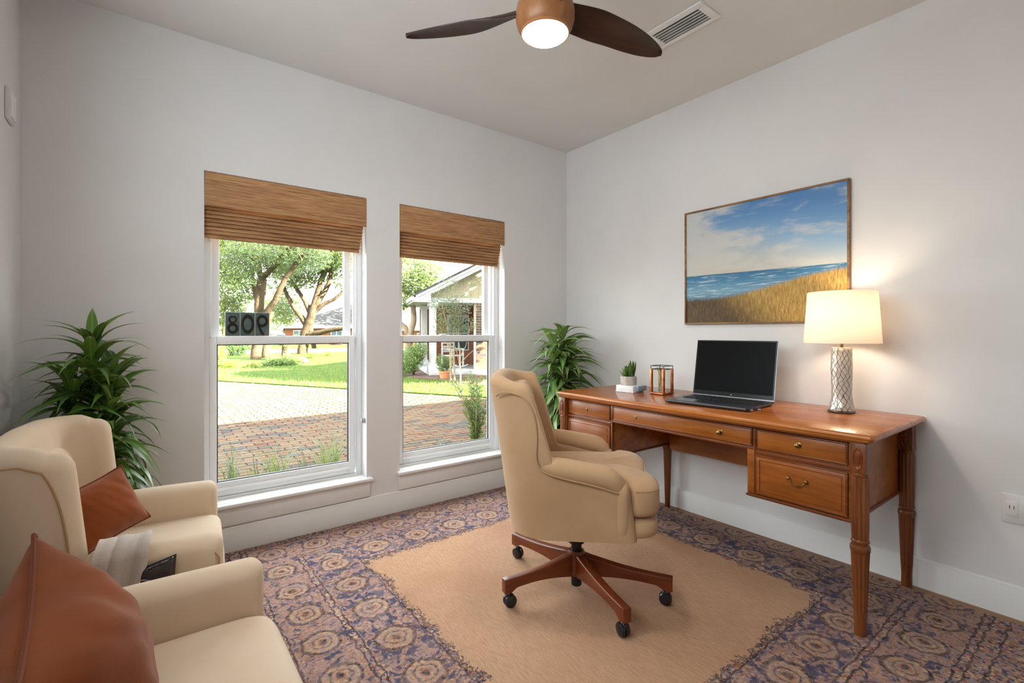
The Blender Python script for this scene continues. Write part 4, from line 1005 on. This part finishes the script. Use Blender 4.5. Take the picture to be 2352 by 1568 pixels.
# trees and shrubs
bark = pm('oak_bark', srgb(78, 64, 48), srgb(50, 40, 30), 3, rough=1, bump=.8, bscale=9, bdist=.05, spec=.1)
bark_l = pm('myrtle_bark', srgb(128, 112, 92), srgb(100, 86, 68), 6, rough=.9, bump=.3, bscale=12, spec=.1)
O1 = leafmat('oak_leaf', srgb(26, 40, 12), srgb(70, 84, 32), None, .5, .3, .6)
O2 = leafmat('background_leaf', srgb(40, 54, 20), srgb(88, 98, 48), None, .55, .3, .4)
SH1 = leafmat('shrub_leaf', srgb(32, 54, 16), srgb(74, 96, 32), None, .5, .3, 3)
SH2 = leafmat('yellow_shrub_leaf', srgb(70, 88, 22), srgb(122, 128, 46), None, .5, .35, 3)
SH3 = leafmat('myrtle_leaf', srgb(24, 38, 18), srgb(64, 80, 38), None, .5, .3, 4)
SHP = leafmat('purple_leaf', srgb(92, 52, 62), srgb(140, 92, 96), None, .5, .3, 4)
def foliage(name, blobs, size, mat, par, seed, shape=.55):
    rs = random.Random(seed); V, F = [], []
    for (c, r, n) in blobs:
        r = r if isinstance(r, tuple) else (r, r, r)
        for _ in range(n):
            d = Vector((rs.gauss(0, 1), rs.gauss(0, 1), rs.gauss(0, 1))).normalized() * rs.uniform(.15, 1) ** .45
            p = Vector(c) + Vector((d.x * r[0], d.y * r[1], d.z * r[2]))
            if p.z < G: p.z = G + rs.uniform(0, .1)
            a = Vector((rs.gauss(0, 1), rs.gauss(0, 1), rs.gauss(0, 1))).normalized(); bb = a.orthogonal().normalized(); s_ = size * rs.uniform(.6, 1.3)
            i = len(V); V += [p - a * s_, p + bb * s_ * shape * .6, p + a * s_, p - bb * s_ * shape * .6]; F.append((i, i + 1, i + 2, i + 3))
    return stuff(pyd(name, V, F, mat, par))
def limbs(par, paths, mat, name='limb'):
    for k, (pts, r0, r1) in enumerate(paths):
        P = [Vector(p) - par.location for p in pts]; n = len(P); Q = []; rr = []
        for i in range(n - 1):
            for j in range(4):
                t_ = (i + j / 4) / (n - 1); q = P[i].lerp(P[i + 1], j / 4) + Vector((noise.noise((i * 3.1, j * .9, k)), noise.noise((j * .7, i * 2.3, k + 5)), 0)) * r0 * .25; Q.append(q); rr.append(r0 + (r1 - r0) * t_)
        Q.append(P[-1]); rr.append(r1)
        b = NB(); tube(b, Q, rr, 9); obj('trunk' if k == 0 else name, b, mat, par, sharp=60)
def rel(par, blobs): return [(Vector(c) - par.location, r, n) for c, r, n in blobs]
D = 23.4
t1 = thing('oak_tree', 'oak with orange-lit forked trunk outside, left in the number-tile window', 'tree', gnd(588, D))
limbs(t1, [([gnd(588, D), at(593, 760, D), at(596, 700, D), at(602, 640, D)], .25, .23), ([at(602, 645, D), at(588, 600, D), at(576, 555, D + .5), at(560, 500, D + 1)], .15, .08), ([at(602, 640, D), at(640, 600, D - .5), at(668, 566, D - 1), at(690, 530, D - 1)], .14, .07),
           ([at(598, 735, D), at(632, 690, D - .4), at(655, 640, D - .6), at(700, 580, D - 1)], .16, .10), ([at(592, 700, D), at(582, 650, D + .4), at(576, 600, D + .8)], .12, .08)], bark)
foliage('foliage', rel(t1, [(at(530, 590, D + .5), (1.6, 1.6, 1.3), 3800), (at(535, 665, D + .6), (1.2, 1.4, .9), 1500), (at(610, 560, D + 1), (2.6, 1.6, 1.0), 4400), (at(685, 585, D), (1.6, 1.4, 1.0), 2600), (at(560, 560, D + 1.5), (2.2, 1.2, 1.4), 2600), (at(640, 560, D - 1.6), (2.2, .9, .9), 1600), (at(545, 610, D - 1.4), (1.2, .9, 1.1), 1500), (at(520, 715, D + 1.5), (.9, 1, .8), 1200), (at(640, 610, D + 1.6), (1.2, 1, .7), 1200)]), .10, O1, t1, 1)
D = 29
t2 = thing('oak_tree', 'many-limbed grey oak outside, in the right half of the number-tile window', 'tree', gnd(694, D))
limbs(t2, [([gnd(694, D), at(700, 770, D), at(712, 735, D), at(722, 700, D)], .30, .24), ([at(722, 700, D), at(736, 650, D), at(752, 605, D), at(768, 560, D)], .20, .10), ([at(706, 748, D), at(680, 712, D), at(660, 680, D), at(648, 650, D)], .19, .08), ([at(714, 722, D), at(700, 690, D), at(682, 664, D), at(668, 640, D)], .17, .07),
           ([at(726, 700, D), at(748, 665, D), at(760, 640, D), at(758, 610, D)], .18, .10), ([at(716, 722, D), at(744, 698, D), at(766, 688, D), at(790, 668, D)], .16, .08), ([at(700, 770, D), at(735, 764, D - .4), at(760, 757, D - .6), at(800, 752, D - .8)], .17, .13), ([at(712, 745, D), at(716, 770, D), at(722, 800, D)], .16, .14)], bark)
foliage('foliage', rel(t2, [(at(700, 610, D), (2.0, 1.5, 1.4), 2600), (at(745, 580, D + .5), (2.0, 1.4, 1.1), 3000), (at(790, 600, D + .5), (1.1, 1.2, 1.3), 900), (at(655, 640, D + .6), (1.2, 1.2, 1.2), 700), (at(650, 715, D + 2), (1.0, 1, 1.0), 900), (at(782, 655, D), (.5, .6, .4), 120), (at(745, 575, D - 1.6), (1.8, .9, 1.0), 1800)]), .15, O1, t2, 2)
D = 24.5
t3 = thing('oak_tree', 'short thick grey trunk outside, next to the orange-lit oak', 'tree', gnd(614, D))
limbs(t3, [([gnd(614, D), at(608, 780, D), at(612, 745, D), at(622, 715, D)], .26, .18)], bark)
# background trees
for k, (px, py, D, r, n, lb) in enumerate(((515, 690, 62, (3.4, 3, 5.2), 2600, 'hazy background tree behind the oaks at the left window edge'), (590, 715, 72, (4, 3, 4.6), 2400, 'hazy background tree low behind the forked oak'), (655, 715, 62, (3, 2.5, 3.2), 1800, 'hazy background tree between the two oaks'), (930, 640, 46, (4, 3, 3.8), 2400, 'tall background tree in the window nearer the desk'), (1000, 640, 60, (3, 3, 3.6), 1600, 'dark background tree above the neighbouring roof'), (360, 700, 40, (3, 2.5, 3.2), 1300, 'broad background tree left of the number-tile window view'), (205, 705, 54, (3.4, 2.5, 3.6), 1300, 'background tree far to the left beyond the drive'), (20, 700, 34, (3, 2.5, 3), 1300, 'background tree at the far left end of the street'))):
    p = gnd(px, D); t_ = thing('background_tree', lb, 'tree', p); limbs(t_, [([p, at(px, py + 10, D), at(px + 2, py - 20, D)], .3, .12)], bark)
    foliage('foliage', rel(t_, [(at(px, py, D), r, n)]), .24, O2, t_, 20 + k)
D = 16.2
t4 = thing('small_tree', 'small forked pale-barked tree in the window nearer the desk', 'tree', gnd(938, D))
limbs(t4, [([gnd(938, D), at(940, 775, D), at(942, 768, D)], .13, .12), ([at(941, 772, D), at(950, 735, D), at(950, 705, D), at(938, 672, D)], .11, .07), ([at(940, 774, D), at(930, 752, D), at(915, 740, D), at(900, 733, D)], .10, .08)], bark_l)
foliage('foliage', rel(t4, [(at(940, 630, D), (.9, .9, .75), 1700), (at(925, 680, D), (.5, .6, .45), 500), (at(985, 625, D + .5), (.55, .6, .5), 420), (at(960, 650, D), (.6, .6, .5), 500)]), .085, O1, t4, 5)
def shrub(label, px, D, blobs, size, mat, seed, cat='shrub', stems=5, shape=.55, name='garden_shrub', h=.5):
    p = gnd(px, D); t_ = thing(name, label, cat, p); rs = random.Random(seed)
    for k in range(stems):
        b = NB(); a = rs.uniform(0, 6.28); tube(b, [(0, 0, 0), (.15 * math.cos(a) * h, .15 * math.sin(a) * h, h * .5), (.4 * math.cos(a) * h, .4 * math.sin(a) * h, h)], [.02, .014, .008], 6); obj('stem', b, bark, t_)
    foliage('foliage', rel(t_, blobs), size, mat, t_, seed, shape); return t_
shrub('leafy boxwood shrub by the neighbouring porch post', 950, 14.6, [(at(945, 825, 14.6), (.40, .4, .42), 1500), (at(962, 805, 14.5), (.28, .3, .28), 700), (at(930, 845, 14.3), (.25, .25, .22), 450)], .045, SH1, 31)
shrub('low rounded shrub in the far bed below the oaks', 650, 19.2, [(at(655, 828, 19.2), (.75, .5, .22), 1500), (at(620, 836, 18.8), (.45, .4, .16), 600)], .06, SH1, 32)
shrub('low yellow-green shrub at the front of the far bed', 583, 18.0, [(at(583, 840, 18), (.3, .3, .14), 420)], .06, SH2, 33, h=.2)
shrub('small purple-leaved shrub at the edge of the far bed', 688, 20.5, [(at(688, 829, 20.5), (.36, .3, .16), 420)], .06, SHP, 34, h=.2)
shrub('bright tall shrub at the left edge of the far bed', 505, 18.5, [(at(500, 812, 18.5), (.35, .4, .40), 800), (at(512, 835, 18.2), (.3, .3, .2), 400)], .07, SH2, 35)
shrub('dark hedge beyond the far bed', 535, 27, [(at(540, 800, 27), (.8, .5, .45), 900)], .09, SH1, 36)
def sago(label, p, n, L, up, mat, seed, trunk=.0, name='palm_plant', w=.05):
    t_ = thing(name, label, 'plant', p); rs = random.Random(seed)
    if trunk:
        b = NB(); lathe(b, [(.22, 0), (.2, trunk * .5), (.17, trunk)], 14); obj('trunk', b, bark, t_)
    for k in range(n):
        az = 2.4 * k + rs.uniform(-.2, .2); el = R(rs.uniform(*up)); l = L * rs.uniform(.75, 1.1); V, F = [], []; P = []
        for i in range(13):
            s = i / 12; P.append(Vector((l * s * math.cos(el) * math.cos(az), l * s * math.cos(el) * math.sin(az), trunk + l * (s * math.sin(el) - .42 * s * s))))
        side = Vector((-math.sin(az), math.cos(az), 0))
        for i in range(1, 13):
            ww = w * 3 * math.sin(PI * min(1, .1 + i / 13)) ** .6; d = (P[i] - P[i - 1])
            for s_ in (-1, 1):
                j = len(V); V += [P[i - 1], P[i - 1] + d * .45, P[i] + side * s_ * ww + d * .9 + Vector((0, 0, -.01))]; F.append((j, j + 1, j + 2))
        pyd('frond', V, F, mat, t_)
    return t_
sago('bright sago palm at the left of the far bed', gnd(528, 17.8), 34, .62, (15, 75), SH2, 41, 0, w=.045)
sago('arching palm with stout trunk beside the oaks', gnd(657, 22.5), 26, 1.25, (10, 65), SH2, 42, .75, w=.07)
sago('spiky agave clump by the distant wall', gnd(752, 27), 26, .75, (25, 80), SH2, 43, 0, w=.05)
sago('spiky green clump beside the far trunk', gnd(712, 24.5), 22, .65, (20, 75), SH1, 44, 0, w=.05)

# clumps of strap grass under the windows, tall fine-leaved shrub
def clump(label, p, n, h, seed, mat):
    t_ = thing('grass_clump', label, 'grass', p, 0, 'grass clumps under the window'); rs = random.Random(seed); V, F = [], []
    for k in range(n):
        a = rs.uniform(0, 6.28); l = h * rs.uniform(.6, 1.15); dr = rs.uniform(.25, .75); w = .006; x0, y0 = rs.uniform(-.06, .06), rs.uniform(-.06, .06); j = len(V)
        for i in range(8):
            s = i / 7; rr = l * dr * s ** 1.5; z = l * (s - .45 * dr * s ** 2.6); q = Vector((x0 + rr * math.cos(a), y0 + rr * math.sin(a), z)); sd = Vector((-math.sin(a), math.cos(a), 0)) * w * (1 - .85 * s)
            V += [q - sd, q + sd]
        F += [(j + 2 * i, j + 2 * i + 1, j + 2 * i + 3, j + 2 * i + 2) for i in range(7)]
    pyd('blades', V, F, mat, t_)
L_LIR = leafmat('strap_grass', srgb(22, 46, 28), srgb(60, 84, 52), None, .4, .25, 4)
for k, (px, D, n, h, lb) in enumerate(((525, 4.15, 26, .42, 'low strap grass clump at the left under the number-tile window'), (640, 4.1, 50, .46, 'bushy strap grass clump at the middle under the number-tile window'), (585, 4.0, 22, .38, 'thin strap grass clump left of the bushy clump'), (760, 4.35, 60, .52, 'tallest strap grass clump at the right under the number-tile window'), (715, 4.2, 20, .40, 'sparse strap grass clump beside the tallest clump'), (990, 4.7, 16, .34, 'few blades of strap grass under the window nearer the desk'))):
    clump(lb, gnd(px, D), n, h, 60 + k, L_LIR)
p = gnd(1093, 5.0); t_ = thing('narrow_leaf_shrub', 'upright shrub with narrow leaves outside the window nearer the desk', 'shrub', p); rs = random.Random(8)
for k in range(20):
    a = rs.uniform(0, 6.28); l = rs.uniform(.55, .92); lean = rs.uniform(.1, .45); pts = [Vector((lean * s * s * math.cos(a) * .6, lean * s * s * math.sin(a) * .6, l * s)) for s in [i / 9 for i in range(10)]]
    b = NB(); tube(b, pts, [.006 - .0004 * i for i in range(10)], 5); st = obj('stem', b, bark_l, t_); V, F = [], []
    for i in range(90):
        s = rs.uniform(.2, 1) * 9; i0 = min(8, int(s)); q = pts[i0].lerp(pts[i0 + 1], s - i0); az, el = rs.uniform(0, 6.28), R(rs.uniform(15, 60)); d = Vector((math.cos(az) * math.cos(el), math.sin(az) * math.cos(el), math.sin(el))); sd = d.orthogonal().normalized(); L_ = rs.uniform(.05, .09); j = len(V)
        V += [q, q + d * L_ * .5 + sd * .006, q + d * L_, q + d * L_ * .5 - sd * .006]; F.append((j, j + 1, j + 2, j + 3))
    stuff(pyd('leaves', V, F, SH1, t_))
# crape myrtle before the porch
D = 12.6
cm = thing('crape_myrtle', 'slender multi-stemmed myrtle in front of the neighbouring porch', 'tree', gnd(1043, D))
limbs(cm, [([gnd(1036, D), at(1035, 830, D), at(1034, 790, D), at(1025, 740, D), at(1015, 700, D)], .032, .012), ([gnd(1044, D), at(1043, 830, D), at(1042, 780, D), at(1045, 720, D), at(1050, 670, D)], .026, .01), ([gnd(1058, D - .6), at(1057, 840, D - .4), at(1056, 800, D), at(1050, 770, D), at(1040, 710, D)], .022, .01),
           ([at(1034, 800, D), at(1020, 775, D), at(1005, 745, D)], .016, .006), ([at(1056, 820, D), at(1070, 795, D), at(1082, 740, D)], .015, .006), ([at(1057, 835, D), at(1075, 815, D), at(1092, 800, D)], .012, .005), ([at(1057, 850, D), at(1052, 820, D), at(1046, 795, D)], .012, .006), ([at(1045, 710, D), at(1065, 670, D), at(1090, 642, D)], .012, .004)], bark_l)
foliage('foliage', rel(cm, [(at(1025, 715, D), (.42, .4, .45), 900), (at(1055, 700, D), (.38, .4, .40), 650), (at(1035, 750, D), (.50, .4, .28), 800), (at(1070, 745, D), (.3, .3, .25), 350), (at(1030, 655, D), (.30, .3, .25), 280), (at(1005, 690, D), (.22, .2, .3), 200), (at(1082, 650, D), (.16, .2, .10), 60)]), .034, SH3, cm, 71)

# neighbouring house with porch and brick pier
m_sid = pm('beige_siding', srgb(134, 122, 96), srgb(126, 116, 92), 3, rough=.8); m_hw = pm('house_trim', srgb(168, 168, 164), rough=.6)
m_hbrick = pm('house_brick', srgb(124, 70, 42), srgb(92, 54, 36), 9, rough=.95); m_mortar = pm('house_mortar', srgb(176, 166, 152), rough=1)
m_dark = pm('porch_glass', srgb(50, 62, 66), srgb(38, 46, 50), 4, rough=.2)
GY = 13.25
nh = thing('neighbour_house', 'neighbouring house with beige gable porch and brick pier', 'house', (6.95, GY, G), R(-20))
hb = lambda n, m, d, bev=0: box(n, m, nh, (d[0] - 6.95, d[1] - 6.95, d[2] - GY, d[3] - GY, d[4] - G, d[5] - G), bev)
ex, ez, rx, rz = 6.5, 2.2, 11.1, 4.62
for k in range(17):
    x0 = 7.0 + k * .25; x1 = x0 + .245; z0 = 2.16
    f = lambda x: ez + (rz - ez) * (x - ex) / (rx - ex) - .12
    if f(x0) <= z0: continue
    obj('siding_board', prism(NB(), [(x0 - 6.95, z0 - G), (x1 - 6.95, z0 - G), (x1 - 6.95, f(x1) - G), (x0 - 6.95, f(x0) - G)], .0, .03, lambda u, v, h: (u, h, v)), m_sid, nh)
hb('gable_backing', m_sid, (7.0, 15.2, GY + .03, GY + .1, 2.1, 2.3))
for sgn in (1,):
    n_ = Vector((-(rz - ez), rx - ex)).normalized()
    for nm, o0, o1, y0, y1, m in (('rake_board', -.16, .0, -.38, -.34, m_hw), ('rake_board', -.06, .02, -.42, -.38, m_hw), ('soffit', -.15, -.13, -.38, 0, m_hw), ('roof', .02, .07, -.46, 2.9, m_roof)):
        P4 = [(ex + n_.x * o0, ez + n_.y * o0), (rx + n_.x * o0, rz + n_.y * o0), (rx + n_.x * o1, rz + n_.y * o1), (ex + n_.x * o1, ez + n_.y * o1)]
        obj(nm, prism(NB(), [(a - 6.95, c_ - G) for a, c_ in P4], y0, y1, lambda u, v, h: (u, h, v)), m, nh)
b = NB(); prism(b, [(rx - 6.95, rz + .05 - G), (rx - 6.95, rz - .02 - G), (15.7 - 6.95, 2.1 - G), (15.7 - 6.95, 2.2 - G)], -.46, 2.9, lambda u, v, h: (u, h, v)); obj('roof', b, m_roof, nh)
hb('eave_box', m_hw, (6.42, 6.95, GY - .36, GY + 2.8, 2.02, 2.16)); hb('gutter', m_hw, (6.36, 6.44, GY - .4, GY + 2.9, 2.06, 2.18), .01)
hb('porch_beam', m_hw, (6.95, 15, GY - .04, GY + .14, 2.04, 2.18), .005); hb('porch_ceiling', m_hw, (6.95, 15, GY + .14, GY + 2.4, 2.06, 2.1))
hb('porch_slab', m_street, (6.9, 9.0, GY - .3, GY + 2.4, G, -.06), .01); hb('side_wall', m_hbrick, (8.9, 15, GY + .0, GY + .25, G, 2.04))
bw = hb('back_wall', m_hbrick, (6.95, 15, GY + 2.4, GY + 2.6, G, 2.06))
for x0, x1 in ((7.9, 8.7), (9.2, 10.1)):
    w_ = hb('window_unit', m_hw, (x0, x1, GY + 2.36, GY + 2.41, .45, 1.75), .01)
    for i in range(2):
        for j in range(2): box('pane', m_dark, w_, (x0 - 6.95 + .05 + i * (x1 - x0 - .06) / 2, x0 - 6.95 + .05 + (i + 1) * (x1 - x0 - .06) / 2 - .04, 2.352, 2.358, .70 + j * .6, 1.26 + j * .6))
for x, y in ((7.06, GY + .08), (7.06, GY + 2.2)):
    c_ = hb('porch_column', m_hw, (x - .10, x + .10, y - .10, y + .10, -.06, 2.04), .012)
    for z0, z1, e in ((-.06, .10, .16), (.10, .16, .13), (1.92, 2.04, .15)): box('collar', m_hw, c_, (x - 6.95 - e, x - 6.95 + e, y - GY - e, y - GY + e, z0 - G, z1 - G), .01)
# brick pier: each brick proud of the mortar
pier = hb('brick_pier', m_mortar, (8.40, 9.0, GY - .03, GY + .3, G, 2.04))
V, F = [], []
for r_ in range(28):
    z0 = .01 + r_ * .08
    for k in range(-1, 3):
        x0 = max(-.3, -.3 + k * .215 + (.107 if r_ % 2 else 0)) + 1.75; x1 = min(.3, -.3 + (k + 1) * .215 + (.107 if r_ % 2 else 0) - .012) + 1.75
        if x1 - x0 < .03: continue
        i = len(V); y0, y1 = -.042, -.02
        V += [(x0, y0, z0), (x1, y0, z0), (x1, y0, z0 + .068), (x0, y0, z0 + .068), (x0, y1, z0), (x1, y1, z0), (x1, y1, z0 + .068), (x0, y1, z0 + .068)]
        F += [(i, i + 1, i + 2, i + 3), (i, i + 4, i + 5, i + 1), (i + 1, i + 5, i + 6, i + 2), (i + 2, i + 6, i + 7, i + 3), (i + 3, i + 7, i + 4, i)]
stuff(pyd('bricks', V, F, m_brick, pier))
# porch rocking chair and pots
rk = thing('rocking_chair', 'white wooden rocking chair on the neighbouring porch', 'chair', (8.1, 13.8, -.06), R(-80))
for d_ in ((-.25, .25, -.25, .25, .40, .43),): box('seat', m_hw, rk, d_, .005)
for s in (-1, 1):
    box('post', m_hw, rk, (-.27, -.23, s * .25 - .02, s * .25 + .02, .05, 1.05)); box('post', m_hw, rk, (.20, .24, s * .25 - .02, s * .25 + .02, .05, .62)); box('arm', m_hw, rk, (-.25, .28, s * .25 - .03, s * .25 + .03, .62, .645), .005)
    b = NB(); tube(b, [(-.45 + .9 * k / 10, s * .25, .03 + .10 * ((k - 5) / 5) ** 2) for k in range(11)], .018, 6); obj('rocker', b, m_hw, rk)
for k in range(4): box('back_slat', m_hw, rk, (-.265, -.24, -.24, .24, .52 + .14 * k, .59 + .14 * k), .004)
m_terra = pm('terracotta', srgb(176, 112, 72), srgb(152, 94, 60), 8, rough=.8)
pp_ = gnd(1021, 13.4); tp = thing('terracotta_planter', 'terracotta pot with green shrub beside the porch post', 'planter', (pp_.x, pp_.y, -.165))
b = NB(); lathe(b, [(.11, .0), (.15, .16), (.165, .17), (.165, .21), (.145, .21), (.14, .17)], 24); obj('pot', b, m_terra, tp)
foliage('foliage', [((-.10, 0, .46), (.17, .17, .24), 420), ((.12, 0, .42), (.17, .17, .20), 380), ((0, 0, .30), (.16, .16, .12), 200)], .035, SH1, tp, 81)
# distant houses
def farhouse(label, a, b_, D, eave, apex, apx, seed, m_w):
    p0, p1 = at(a, 790, D), at(b_, 790, D); p0.z = p1.z = G - .3; u = (p1 - p0); L = u.length; u.normalize(); h = thing('distant_house', label, 'house', p0); h.rotation_euler = (0, 0, math.atan2(u.y, u.x))
    ze = at(0, eave, D).z - p0.z; za = at(0, apex, D).z - p0.z; xa = (apx - a) / (b_ - a) * L
    box('wall', m_w, h, (.4, L - .4, .4, 8, 0, ze))
    box('fascia', m_hw, h, (0, L, -.03, .0, ze - .22, ze + .02))
    bm = NB(); v = [bm.verts.new(q) for q in ((0, 0, ze), (L, 0, ze), (L, 8.4, ze), (0, 8.4, ze), (max(.5, xa - .01), 4.2, za), (min(L - .5, max(xa + 3.0, L * .75)), 4.2, za))]
    for f in ((0, 1, 5, 4), (1, 2, 5), (2, 3, 4, 5), (3, 0, 4), (3, 2, 1, 0)): bm.faces.new([v[i] for i in f])
    obj('roof', bm, m_roof, h, sharp=20)
    n = max(2, int(L / 3.2))
    for k in range(n):
        x = L * (k + .5) / n; w_ = box('window_unit', m_hw, h, (x - .55, x + .55, .34, .41, ze - 1.7, ze - .4), .01)
        for j in (-1, 1): box('pane', m_dark, w_, (x + j * .26 - .22, x + j * .26 + .22, .325, .335, ze - 1.62, ze - .48))
farhouse('distant brick house with grey hip roof right of the oaks', 640, 900, 45, 748, 692, 775, 1, m_hbrick)
farhouse('distant brick house with dark roof seen left of the porch post', 860, 1010, 36, 752, 690, 935, 2, m_hbrick)
farhouse('long distant pale house low behind the oak trunks', 440, 640, 48, 790, 760, 520, 3, m_hbrick)

t5 = thing('oak_tree', 'spreading shade oak to the right of the drive, out of the windows\' view', 'tree', (9.1, 8.6, G))  # out-of-sight tree added to keep sun off the lawn and neighbouring porch
limbs(t5, [([(9.1, 8.6, G), (9.1, 8.6, 2), (9.2, 8.5, 4), (9.1, 8.4, 5)], .25, .12)], bark)
foliage('foliage', [((0, -.1, 4.2), (2.0, 2.0, 2.3), 5200)], .20, O1, t5, 91)
